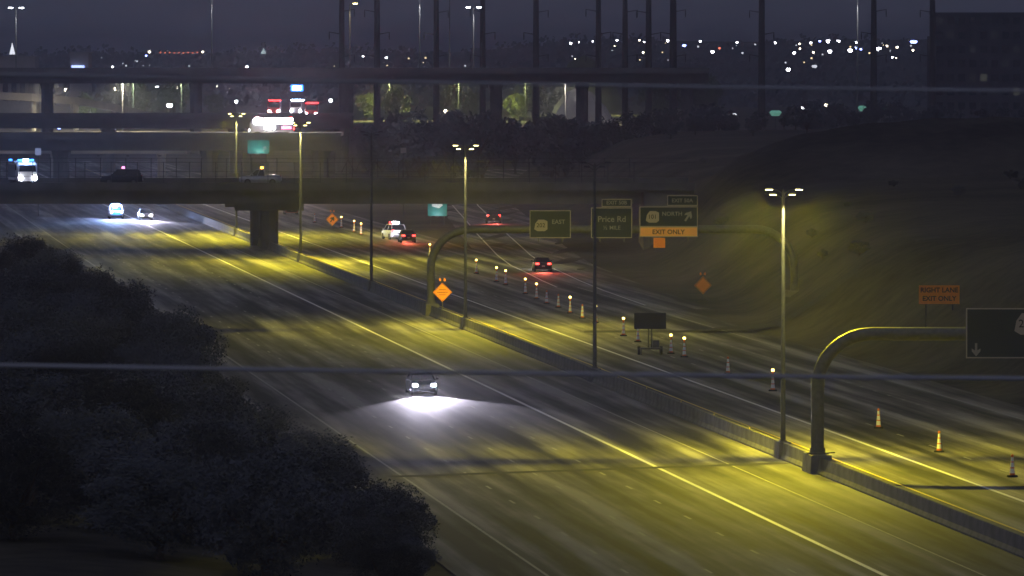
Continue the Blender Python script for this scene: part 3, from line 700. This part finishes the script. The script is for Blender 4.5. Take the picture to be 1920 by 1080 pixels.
lamp('mast_glow', 'POINT', v, (0, -1.4, 6.0), (.5, .7, 1), 900, .2); lamp('mast_beam', 'SPOT', v, (0, -.1, v.children[-1].dimensions.z and at(555, 165, D3 + 9.5).z - 10.71), (.4, .65, 1), 12000, .2, (R(90), 0, 0), R(60), 1.0)

# lamps standing on the flyover and behind it
def mast_light(px, py, y, zbase, label, lit, color='lamp_white', light=(.9, .93, 1), arm=.9, power=900, two=True, r=.16):
    p = at(px, py, y); h = p.z - zbase
    t = thing('light_pole', label, 'light pole', (p.x, y, zbase), 0, 'background light poles')
    MB().lathe([(-.2, r), (h - .2, r * .6), (h, .05)], 10).build('shaft', 'steel', t, smooth=True)
    for s_ in ((-1, 1) if two else (1,)):
        MB().tube([(0, 0, h - .4), (s_ * arm * .6, 0, h - .05), (s_ * arm, 0, h)], .05, 6).build('arm', 'steel', t)
        l = MB().box(0, 0, .1, 1.0, .5, .22, .7).build('luminaire', 'dark_steel' if not lit else 'steel', t, (s_ * (arm + .3), 0, h))
        if lit: MB().box(0, -.05, -.11, .95, .55, .2).build('lens', color, l)
    if lit:
        lamp('lamp_light', 'SPOT', t, (0, -1.6, h + .2), light, power * 7, .1, (R(6), 0, 0), R(70), .8)
zf = 18.42
mast_light(30, 14, D4 + 6, zf, 'twin-headed lit lamp on the flyover at the far left', 1)
mast_light(397, -6, D4 + 6, zf, 'lit lamp pole on the flyover cut by the top edge, left of centre', 1)
mast_light(656, 6, D4 + 6, zf, 'single-armed warm lamp on the flyover at the top', 1, 'lamp_warm', (1, .85, .5), two=False)
mast_light(787, -8, D4 + 6, zf, 'tall bright lamp pole on the flyover running out of the top edge', 1, power=1600)
mast_light(843, -30, D4 + 6, zf, 'thin unlit lamp pole between the two bright ones on the flyover', 0)
mast_light(888, 13, D4 + 6, zf, 'bright twin-headed white lamp on the flyover under the top edge', 1, power=1600)
p = at(1608, -6, 1500); mast_light(1608, -6, 1500, ground(p.x, 1500), 'tall lamp pole cut by the top edge at upper right', 1, power=1600)

# ------------------------------------------------------------------ transmission poles
TP = [(641, 12), (707, 13), (818, 12), (905, 12), (1005, 13), (1122, 12), (1172, 12), (1216, 13), (1262, 15), (1428, 14), (1638, 13), (1748, 13)]
ARMS = {}
for i, (px, w) in enumerate(TP):
    y = 1900 + (i * 37) % 90; p = at(px, 250, y); g0 = ground(p.x, y); H = 46 - g0; r = w * y / F / 2
    t = thing('transmission_pole', 'tall dark power transmission pole, %s of twelve from the left' % ('first', 'second', 'third', 'fourth', 'fifth', 'sixth', 'seventh', 'eighth', 'ninth', 'tenth', 'eleventh', 'last')[i], 'power pole', (p.x, y, g0), 0, 'transmission poles across the background')
    MB().lathe([(-.5, r * 1.05), (H, r * .72)], 12).build('shaft', 'wood', t, smooth=True)
    for k, zz in enumerate((22, 28, 34, 40)):
        s_ = (-1) ** (i + k); MB().tube([(0, 0, zz - .6), (s_ * 3.4, 0, zz)], [.16, .09], 6).build('crossarm', 'wood', t)
        MB().lathe([(zz - 2.0, .10), (zz - 1.0, .17), (zz - .05, .10)], 8, (s_ * 3.3, 0, 0)).build('insulator', 'dark_steel', t)

# ------------------------------------------------------------------ tree belts in the background
rnd = random.Random(5)
for i in range(46):                                        # black belt behind the overpass, right of the viaducts
    px = 650 + i * 28 + rnd.uniform(-10, 10); y = rnd.uniform(1180, 1480); top = 226 + rnd.uniform(-8, 22) - (26 * sm(1180, 1300, px)) ; p = at(px, top, y); g0 = ground(p.x, y); h = p.z - g0
    tree(FAR[i % 2], p.x, y, min(7, h * .5), h, 'dark tree in the black tree belt beyond the overpass', 'tree belt beyond the overpass', 'background_tree')
for i in range(120):                                       # scrub on the right bank
    px = rnd.uniform(1240, 1940); y = rnd.uniform(520, 1050); p = at(px, 300, y); o_ = p.x - xm(y)
    if o_ - lerp(FOOT, y) < 5 or len([o for o in COL.objects if o.name.startswith('scrub_')]) > 40: continue
    h = rnd.uniform(.5, 1.3); tree(FAR[i % 2], p.x, y, h * .8, h, 'low dark shrub on the unlit bank right of the exit ramp', 'scrub on the right bank', 'scrub_bush', cat='shrub')
for i, (px, py, h) in enumerate([(745, 190, 7), (690, 196, 6), (850, 192, 8), (880, 196, 6), (1000, 196, 7), (970, 192, 6), (255, 178, 8), (300, 180, 7), (330, 178, 8), (215, 184, 6), (160, 180, 6), (405, 182, 6), (1048, 190, 6), (1290, 140, 9), (1320, 150, 9), (1235, 165, 9)]):
    p = at(px, py + 20, 2350 + 30 * (i % 5)); tree(FAR[2 + i % 2], p.x, p.y, h * .7, h * 1.5, 'olive lit tree seen beneath the high flyover', 'lit trees under the flyover', 'background_tree')
# distant woods below the skyline: one mass
b = MB(); rnd = random.Random(11)
for i in range(26000):
    px = rnd.uniform(-60, 1980); y = rnd.uniform(2900, 4600); x = (px - 960) / F * y; hgt = (5 + 5 * math.sin(px * .05 + y * .01) ** 2 + 3 * math.sin(px * .013)) * rnd.random()
    if px > 1250: hgt *= .7
    c = Vector((x, y, ground(x, y) + hgt)); u = Vector((rnd.gauss(0, 1), rnd.gauss(0, 1), rnd.gauss(0, 1))).normalized(); v = u.orthogonal(); s = rnd.uniform(1.0, 2.2); k = len(b.v)
    b.v += [tuple(c - u * s), tuple(c + v * s * .7), tuple(c + u * s), tuple(c - v * s * .7)]; b.f.append((k, k + 1, k + 2, k + 3))
tag(b.build('distant_woods', 'leaf_b'), 'dark mass of far trees below the skyline', 'woods', kind='stuff')

# ------------------------------------------------------------------ far city
def building(name, label, px0, px1, pytop, y, m, nx=0, nz=0, litset=(), depth=20, roof=True, base=None):
    a = at(px0, pytop, y); c = at(px1, pytop, y); g0 = ground(a.x, y) - .3; H = a.z - g0; w = c.x - a.x
    t = thing(name, label, 'building', ((a.x + c.x) / 2, y, g0))
    MB().box(0, depth / 2, H / 2, w, depth, H).build('wall', m, t)
    if roof: MB().box(0, depth / 2, H + .2, w + .8, depth + .8, .5).build('roof', m, t)
    if nx:
        ww, hh = w / nx * .6, H / nz * .5
        for i in range(nx):
            for j in range(nz):
                mt = litset.get((i, j), 'glass') if isinstance(litset, dict) else 'glass'
                o = MB().box(-w / 2 + w / nx * (i + .5), -.06, H / nz * (j + .5), ww, .16, hh).build('window', mt, t)
    return t
building('apartment_tower', 'dark tower block with a few lit windows at the right edge', 1752, 2040, 26, 2200, 'tower_wall', 14, 8, {(0, 7): 'pane_dim', (1, 6): 'pane_dim', (3, 5): 'pane_dim', (4, 3): 'pane_lit', (6, 4): 'pane_dim', (5, 2): 'pane_dim', (7, 5): 'pane_dim', (3, 3): 'pane_dim', (7, 2): 'pane_lit', (5, 6): 'pane_dim'})
t = thing('stair_tower', 'narrow stairwell tower with glowing landings beside the dark tower block', 'building', (at(1746, 100, 2190).x, 2190, 0)); h = at(1746, 68, 2190).z
MB().box(0, 2, h / 2, 2.0, 4, h).build('wall', 'tower_wall', t)
for py in (80, 97, 128, 138, 158): MB().box(0, -.05, at(1746, py, 2190).z, 1.2, .2, 2.4).build('window', 'pane_lit', t)
building('warehouse', 'pale flat-roofed building on the skyline at the far left', -30, 66, 108, 2600, 'stucco', 6, 1)
building('shop', 'small pale shop with a blue glowing sign on the skyline', 131, 166, 100, 2600, 'stucco')
p = at(146, 125, 2599); MB().box(0, 0, 0, 4.6, .3, .9).build('shop_sign', 'shop_blue', None, (p.x, 2599.2, p.z)); tag(bpy.context.scene.objects['shop_sign'], 'blue glowing sign on the small skyline shop', 'sign')
t = thing('domed_building', 'tiny pale domed building glowing on the skyline', 'building', (at(494, 98, 4200).x, 4200, ground(at(494, 98, 4200).x, 4200)))
h = at(494, 101, 4200).z - t.location.z; MB().box(0, 0, h / 2, 3, 3, h).build('drum', 'stucco', t); MB().lathe([(h, 1.5), (h + 1.0, 1.4), (h + 1.7, .7), (h + 3.6, .12)], 12).build('dome', 'dome', t)
t = thing('steeple', 'slim white steeple on the skyline at the far left', 'building', (at(23, 100, 2700).x, 2700, 0)); h = at(23, 102, 2700).z
MB().box(0, 0, h / 2, 2.2, 2.2, h).build('tower', 'stucco', t); MB().lathe([(h, 1.1), (h + 4.4, .05)], 8).build('spire', 'city_dim', t)
# curved pale ramp at far left
def ramp():
    t = thing('curved_ramp', 'pale curving concrete ramp descending at the far left', 'bridge', (0, 0, 0))
    pts = [(-40, 172, 2050), (60, 176, 2060), (140, 183, 2080), (210, 195, 2110), (260, 207, 2150), (300, 216, 2200)]
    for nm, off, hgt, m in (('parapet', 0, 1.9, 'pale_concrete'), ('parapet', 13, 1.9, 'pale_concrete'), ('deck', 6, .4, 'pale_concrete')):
        b = MB(); w = .4 if nm == 'parapet' else 12.0
        for px, py, y in pts:
            p = at(px, py, y); z = p.z - (0 if nm == 'parapet' else 1.6)
            for dy, dz_ in ((off - w / 2, 0), (off + w / 2, 0), (off + w / 2, -hgt), (off - w / 2, -hgt)): b.v.append((p.x, y + dy, z + dz_))
        for i in range(len(pts) - 1):
            for j in range(4): b.f.append((4 * i + j, 4 * i + (j + 1) % 4, 4 * i + 4 + (j + 1) % 4, 4 * i + 4 + j))
        b.f += [(3, 2, 1, 0), tuple(4 * len(pts) - 4 + j for j in range(4))]
        b.build(nm, m, t)
    for px, py, y in pts[:-1]:
        p = at(px, py, y); MB().lathe([(-.3, .8), (p.z - 2.0, .8)], 10, (p.x, y + 6, 0)).build('pier', 'pale_concrete', t)
ramp()
# white gravel bank under the flyover
def bank(px, pyt, pyb, w, y, m, label):
    c = at(px, pyb, y); tp = at(px, pyt, y); g0 = ground(c.x, y); h = tp.z - g0; rr = w * y / F / 2
    b = MB(); n = 24
    b.v.append((0, 0, h))
    for k, (q, zz) in enumerate(((.35, .86), (.7, .45), (1.0, -.02))):
        for j in range(n):
            a_ = 2 * math.pi * j / n; s_ = q * (1 + .12 * math.sin(3 * a_ + k) + .06 * math.sin(7 * a_)); b.v.append((rr * s_ * math.cos(a_), rr * s_ * .8 * math.sin(a_), h * zz))
    for j in range(n): b.f.append((0, 1 + j, 1 + (j + 1) % n))
    for k in range(2):
        for j in range(n): b.f.append((1 + k * n + j, 1 + (k + 1) * n + j, 1 + (k + 1) * n + (j + 1) % n, 1 + k * n + (j + 1) % n))
    return tag(b.build('gravel_heap', m, None, (c.x, y, g0), smooth=True), label, 'gravel heap')
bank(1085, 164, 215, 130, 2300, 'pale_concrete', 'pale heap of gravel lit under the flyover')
bank(1095, 103, 150, 150, 2700, 'leaf_c', 'olive earth mound above the flyover deck')
# pale bridge beam glimpsed between overpass and viaduct
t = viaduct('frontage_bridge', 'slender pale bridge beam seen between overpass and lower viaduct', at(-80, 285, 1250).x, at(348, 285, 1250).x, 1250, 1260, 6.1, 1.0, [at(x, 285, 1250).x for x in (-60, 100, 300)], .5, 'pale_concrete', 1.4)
for k, (px, pw_) in enumerate(((15, 260), (185, 200), (240, 160), (300, 120))):
    p = at(px, 292, 1246); h_ = MB().box(0, 0, 0, .5, .4, .18).build('under_lamp', 'dark_steel', t, (p.x - t.location.x, -4.5, p.z)); lamp('lamp_light', 'SPOT', h_, (0, .1, .25), (1, .95, .8), pw_ * .6, .1, (R(118), 0, 0), R(110), .8)
    MB().tube([(p.x - t.location.x, -4.4, p.z - .1), (p.x - t.location.x, .4, p.z - .1)], .06, 6).build('lamp_arm', 'dark_steel', t)

# green guide signs beyond the overpass
def post_sign(name, px0, px1, py0, py1, y, m, label, legs=2, mark=None):
    a = at(px0, py1, y); c = at(px1, py0, y); w = c.x - a.x; g0 = ground((a.x + c.x) / 2, y)
    t = thing(name, label, 'sign', ((a.x + c.x) / 2, y, g0)); z0, z1 = a.z - g0, c.z - g0
    f = MB().box(0, 0, (z0 + z1) / 2, w, .08, z1 - z0).build('sign_panel', m, t)
    for s_ in ((-1, 1) if legs == 2 else (0,)): MB().box(s_ * w * .35, .10, z1 / 2 - .1, .12, .10, z1).build('post', 'dark_steel', t)
    return t, f, z0, z1, w
t, f, z0, z1, w = post_sign('guide_sign', 802, 838, 380, 405, 950, 'sign_teal', 'green roadside guide sign glaring white beneath the overpass, right of centre')
MB().prism([(-.75, z1 - .15), (.55, z1 - .12), (.75, z1 - .35), (.2, z1 - .75), (-.2, z1 - .62), (-.7, z1 - .5)], -.06, -.045).build('painted_glare', 'sign_white', f)  # white glare on the sign, painted as a flat patch
lamp('sign_light', 'SPOT', MB().box(0, -1.6, z0 - .1, .5, .2, .14).build('sign_lamp', 'dark_steel', t), (0, -1.6, z0 + .02), (.8, .9, 1), 160, .05, (R(130), 0, 0), R(120), .6)
MB().box(0, -.8, z0 - .2, .08, 1.6, .08).build('lamp_arm', 'dark_steel', t)
t, f, z0, z1, w = post_sign('guide_sign', 464, 505, 263, 288, 1000, 'sign_teal', 'green guide sign above the overpass deck below the fire engine')
arrow(f, w * .28, (z0 + z1) / 2 - .2, .8, R(-30), -.05); lamp('sign_light', 'SPOT', MB().box(0, -1.6, z0 - .1, .5, .2, .14).build('sign_lamp', 'dark_steel', t), (0, -1.6, z0 + .02), (.7, 1, .95), 160, .05, (R(130), 0, 0), R(120), .6)
MB().box(0, -.8, z0 - .2, .08, 1.6, .08).build('lamp_arm', 'dark_steel', t)
post_sign('road_sign', 66, 77, 278, 291, 1000, 'sign_white', 'small white sign between the two pale walls at left', 1)
t, f, z0, z1, w = post_sign('warning_sign', 751, 762, 277, 287, 1000, 'sign_shield', 'small pale warning sign above the overpass fence', 1)
post_sign('road_sign', 1652, 1673, 236, 262, 900, 'sign_shield', 'faint pale panel high on the dark right bank', 1)
post_sign('road_sign', 1567, 1600, 240, 262, 900, 'sign_green', 'faint teal panel on the dark right bank left of the pale panel', 2)
t, f, z0, z1, w = post_sign('road_sign', 1763, 1775, 289, 301, 900, 'sign_shield', 'small pale sign on the dark right bank', 1)

# ------------------------------------------------------------------ city lamps
HEAD = {}
def city(px, py, m='city', up=8, s=1.0, wide=1.0, label=None, group='distant city lamps'):
    p = on(px, py, up, 1900, 6000); g0 = ground(p.x, p.y); h = p.z - g0
    label = label or 'tiny bright street lamp among the distant city lights'
    t = thing('street_lamp', label, 'street lamp', (p.x, p.y, g0), 0, group)
    q = .62 * p.y / 4000 * s
    MB().tube([(0, .6, -.2), (0, .6, h + .3), (0, 0, h + .3)], .10, 5).build('post', 'dark_steel', t)
    MB().lathe([(h - q, q * .6), (h, q), (h + q * .6, q * .7)], 8).build('lamp_head', m, t).scale = (wide, 1, 1)
CL = [(1283, 85, 'city_blue', 1.2, 1.6), (1313, 77, 'city', 1, 1), (1336, 97, 'city', 1.3, 1.2), (1349, 90, 'city_red', 1.1, 1), (1382, 79, 'city', 1, 1), (1392, 99, 'city_dim', 1, 1), (1454, 80, 'city', 1, 1), (1489, 99, 'city', 1.3, 1.1), (1499, 82, 'city_warm', .8, 1), (1500, 91, 'city_warm', .9, 1),
      (1520, 80, 'city', 1, 1.2), (1525, 98, 'city_warm', .9, 1), (1537, 77, 'city_blue', 1, 1.2), (1553, 77, 'city', 1.5, 1.3), (1556, 96, 'city', 1.6, 1.2), (1572, 77, 'city', 1.3, 1.2), (1594, 94, 'city', 1.6, 1.3), (1604, 90, 'city_blue', 1.2, 1.2), (1606, 79, 'city', 1, 1), (1614, 92, 'city_blue', 1, 1.2), (1643, 83, 'city_warm', .8, 1), (1648, 91, 'city', 1.8, 1.2),
      (1663, 86, 'city_warm', .8, 1), (1670, 95, 'city_dim', 1, 1), (1682, 88, 'city_warm', 1, 1.2), (1673, 107, 'city', .9, 1), (1713, 78, 'city_blue', 1.6, 2.2), (1712, 94, 'city_warm', 1, 1), (1070, 81, 'city', 1.1, 1), (1084, 78, 'city', 1.2, 1), (1111, 77, 'city', 1, 1), (1109, 92, 'city_dim', 1, 1), (1148, 95, 'city_dim', 1, 1), (1157, 76, 'city', 1.1, 1),
      (1199, 75, 'city_warm', .9, 1), (1207, 79, 'city', 1.1, 1), (1206, 98, 'city_warm', 1, 1), (1252, 76, 'city', 1.2, 1), (681, 105, 'city', .9, 1), (725, 108, 'city', .8, 2), (1309, 87, 'city_dim', 1, 1), (1478, 130, 'city', 1.6, 1.2), (1527, 124, 'city_dim', 1.6, 1.6), (1416, 83, 'city_dim', .9, 1), (211, 125, 'city', .9, 1), (463, 125, 'city', 1.1, 1)]
rc = random.Random(77); EX = []
for i in range(24):
    px = rc.choice((rc.uniform(1060, 1740), rc.uniform(1440, 1730))); EX.append((px, rc.uniform(80, 118), rc.choice(('city_dim', 'city_warm', 'city_dim', 'city_spark')), rc.uniform(.45, .9), 1))
for i in range(16): EX.append((rc.uniform(120, 1040), rc.uniform(108, 124), rc.choice(('city_dim', 'city_spark', 'city_dim')), rc.uniform(.5, .9), 1))
for px, py, m, s, wd in CL: city(px, py, m, 8, s, wd)
for px, py, m, s, wd in EX: city(px, py, m, 8, s, wd, 'faint pinprick lamp along the distant skyline', 'faint skyline lamps')
for px, py, m, s in [(280, 97, 'city_warm', 1.1), (274, 104, 'city_blue', 1.0), (380, 97, 'city_warm', 1.0)]: city(px, py, m, 9, s, 1, 'lamp at one end of the far row of small red lights', 'far red light row')
for k in range(9): city(301 + k * 8.6, 98.5 + .6 * math.sin(k * 3), 'city_red', 9, .6, 1.1, 'small red light in the far row left of the dome', 'far red light row')
for px, py, m, s, wd in [(34, 167, 'city', .8, 1), (47, 162, 'city', .7, 1), (65, 167, 'city', .9, 1), (124, 168, 'city_warm', 1.2, 1), (177, 164, 'city_dim', 1, 1), (217, 166, 'city_warm', 1.2, 1), (263, 164, 'city_dim', 1, 1), (295, 164, 'city', 1.3, 1.2), (330, 164, 'city_warm', 1.3, 1), (410, 162, 'city_warm', 1.2, 1.2), (432, 165, 'city_warm', 1, 1), (318, 197, 'city', 1.6, 1.3), (443, 190, 'city', 1.1, 1), (620, 188, 'city', 1.2, 1), (836, 208, 'city_warm', 1.3, 1), (111, 238, 'city_blue', 1.4, 1.1)]:
    city(px, py, m, 6 if py < 225 else 11, s * 1.3, wd, 'small lit lamp seen beneath the high flyover at left' if px < 700 else 'small warm lamp beneath the high flyover right of centre', 'lamps seen under the flyover')
for px, py, m, s, wd in [(1375, 215, 'city_dim', 1.5, 1.6), (1454, 211, 'shop_green', 2.4, 1.8), (1505, 204, 'city', 1.8, 1.5), (1549, 197, 'city_warm', 1.2, 1), (1618, 202, 'shop_green', 2.4, 1.5), (1660, 201, 'shop_green', 2, 1.1), (1840, 192, 'city_warm', 1.3, 1), (1750, 197, 'city_dim', 1.3, 1), (1298, 135, 'city_warm', .8, 1)]:
    city(px, py, m, 7, s * 1.3, wd, 'small lamp in the dark below the upper cable', 'lamps below the upper cable')
# yard lamps that light the trees and ground under the flyover
def yard(px, py, y, col, power, label):
    p = at(px, py, y); g0 = ground(p.x, y); t = thing('yard_light', label, 'street lamp', (p.x, y, g0)); h = 15.0
    MB().tube([(0, 0, -.2), (0, 0, h), (0, -1.2, h + .2)], .12, 6).build('post', 'dark_steel', t); MB().box(0, -1.5, h + .2, .6, .9, .2).build('lamp_head', 'steel', t)
    lamp('lamp_light', 'SPOT', t, (0, -1.5, h), col, power, .2, (0, 0, 0), R(165), .4)
for px, py, y, col, pw_, s in [(730, 205, 2360, (.95, 1, .35), 30000 * 4, 'yard lamp lighting the olive trees left of the thick pier'), (860, 210, 2360, (.95, 1, .4), 30000 * 4, 'yard lamp lighting the trees beside the thick pier'), (985, 205, 2330, (.9, 1, .35), 22000 * 4, 'yard lamp between thick pier and gravel heap'), (1060, 215, 2230, (1, .93, .7), 60000 * 3, 'yard lamp in front of the pale gravel heap'),
                          (250, 200, 2330, (.7, 1, .5), 26000 * 4, 'yard lamp lighting trees behind the curved ramp'), (340, 205, 2330, (.8, 1, .5), 22000 * 4, 'yard lamp left of the second flyover pier'), (90, 210, 1990, (1, .9, .65), 50000 * 7, 'yard lamp in front of the curved ramp'), (230, 230, 2040, (1, .9, .65), 40000 * 7, 'yard lamp at the low end of the curved ramp'), (1095, 118, 2560, (.9, .95, .3), 26000 * 4, 'yard lamp by the olive mound')]: yard(px, py, y, col, pw_, s)
# blue marker light on the right bank
p = at(1495, 295, 900); g0 = ground(p.x, 900); t = thing('marker_light', 'small blue marker light alone on the dark right bank', 'light', (p.x, 900, g0)); MB().tube([(0, 0, -.2), (0, 0, p.z - g0)], .05, 6).build('post', 'dark_steel', t); MB().lathe([(0, .10), (.12, .14), (.26, .06)], 8, (0, 0, p.z - g0)).build('lens', 'blue_soft', t)
# ------------------------------------------------------------------ power cables close to the camera
def cable(name, y, pa, pb, r, label):
    a, c = at(pa[0], pa[1], y), at(pb[0], pb[1], y); pts = []
    d = (c - a) / (c.x - a.x)
    for i in range(41):
        x = -30 + 60 * i / 40; pts.append((x, y, a.z + d.z * (x - a.x) + .0006 * (x * x)))
    tag(MB().tube(pts, r, 8).build(name, 'cable_grey', None, smooth=True), label, 'cable', 'power cables near the camera')
cable('power_cable', 62, (0, 687), (1920, 712), .017, 'grey power cable crossing the picture below the middle')
cable('power_cable', 62, (0, 142), (1920, 173), .013, 'thin power cable crossing the picture near the top')

# ------------------------------------------------------------------ each look-alike gets its place in its row
NUM = ['first', 'second', 'third', 'fourth', 'fifth', 'sixth', 'seventh', 'eighth', 'ninth', 'tenth', 'eleventh', 'twelfth', 'thirteenth', 'fourteenth', 'fifteenth', 'sixteenth', 'seventeenth', 'eighteenth', 'nineteenth']
TENS = {20: 'twent', 30: 'thirt', 40: 'fort', 50: 'fift', 60: 'sixt', 70: 'sevent', 80: 'eight', 90: 'ninet'}
def ordinal(n):
    if n < 20: return NUM[n - 1]
    a, c = n // 10 * 10, n % 10
    return TENS[a] + 'ieth' if c == 0 else TENS[a] + 'y-' + NUM[c - 1]
byl = {}
for o in COL.objects:
    if o.parent is None and 'label' in o.keys(): byl.setdefault(o['label'], []).append(o)
for lb, os2 in byl.items():
    if len(os2) > 1:
        os2.sort(key=lambda o: o.location.x / max(1, o.location.y))
        for i, o in enumerate(os2): o['label'] = lb + ', ' + ordinal(i + 1) + ' from the left'
# ------------------------------------------------------------------ night haze
b = MB().box(0, 9850, 24.0, 26000, 20500, 52.0)
hz = tag(b.build('haze', 'black'), kind='stuff'); hm = bpy.data.materials.new('haze'); hm.use_nodes = True; hn = hm.node_tree.nodes; hn.remove(hn['Principled BSDF'])
pv = hn.new('ShaderNodeVolumePrincipled'); pv.inputs['Color'].default_value = (.85, .86, .95, 1); pv.inputs['Density'].default_value = .00019; pv.inputs['Anisotropy'].default_value = .65
hm.node_tree.links.new(pv.outputs[0], hn['Material Output'].inputs['Volume']); hz.data.materials.clear(); hz.data.materials.append(hm)
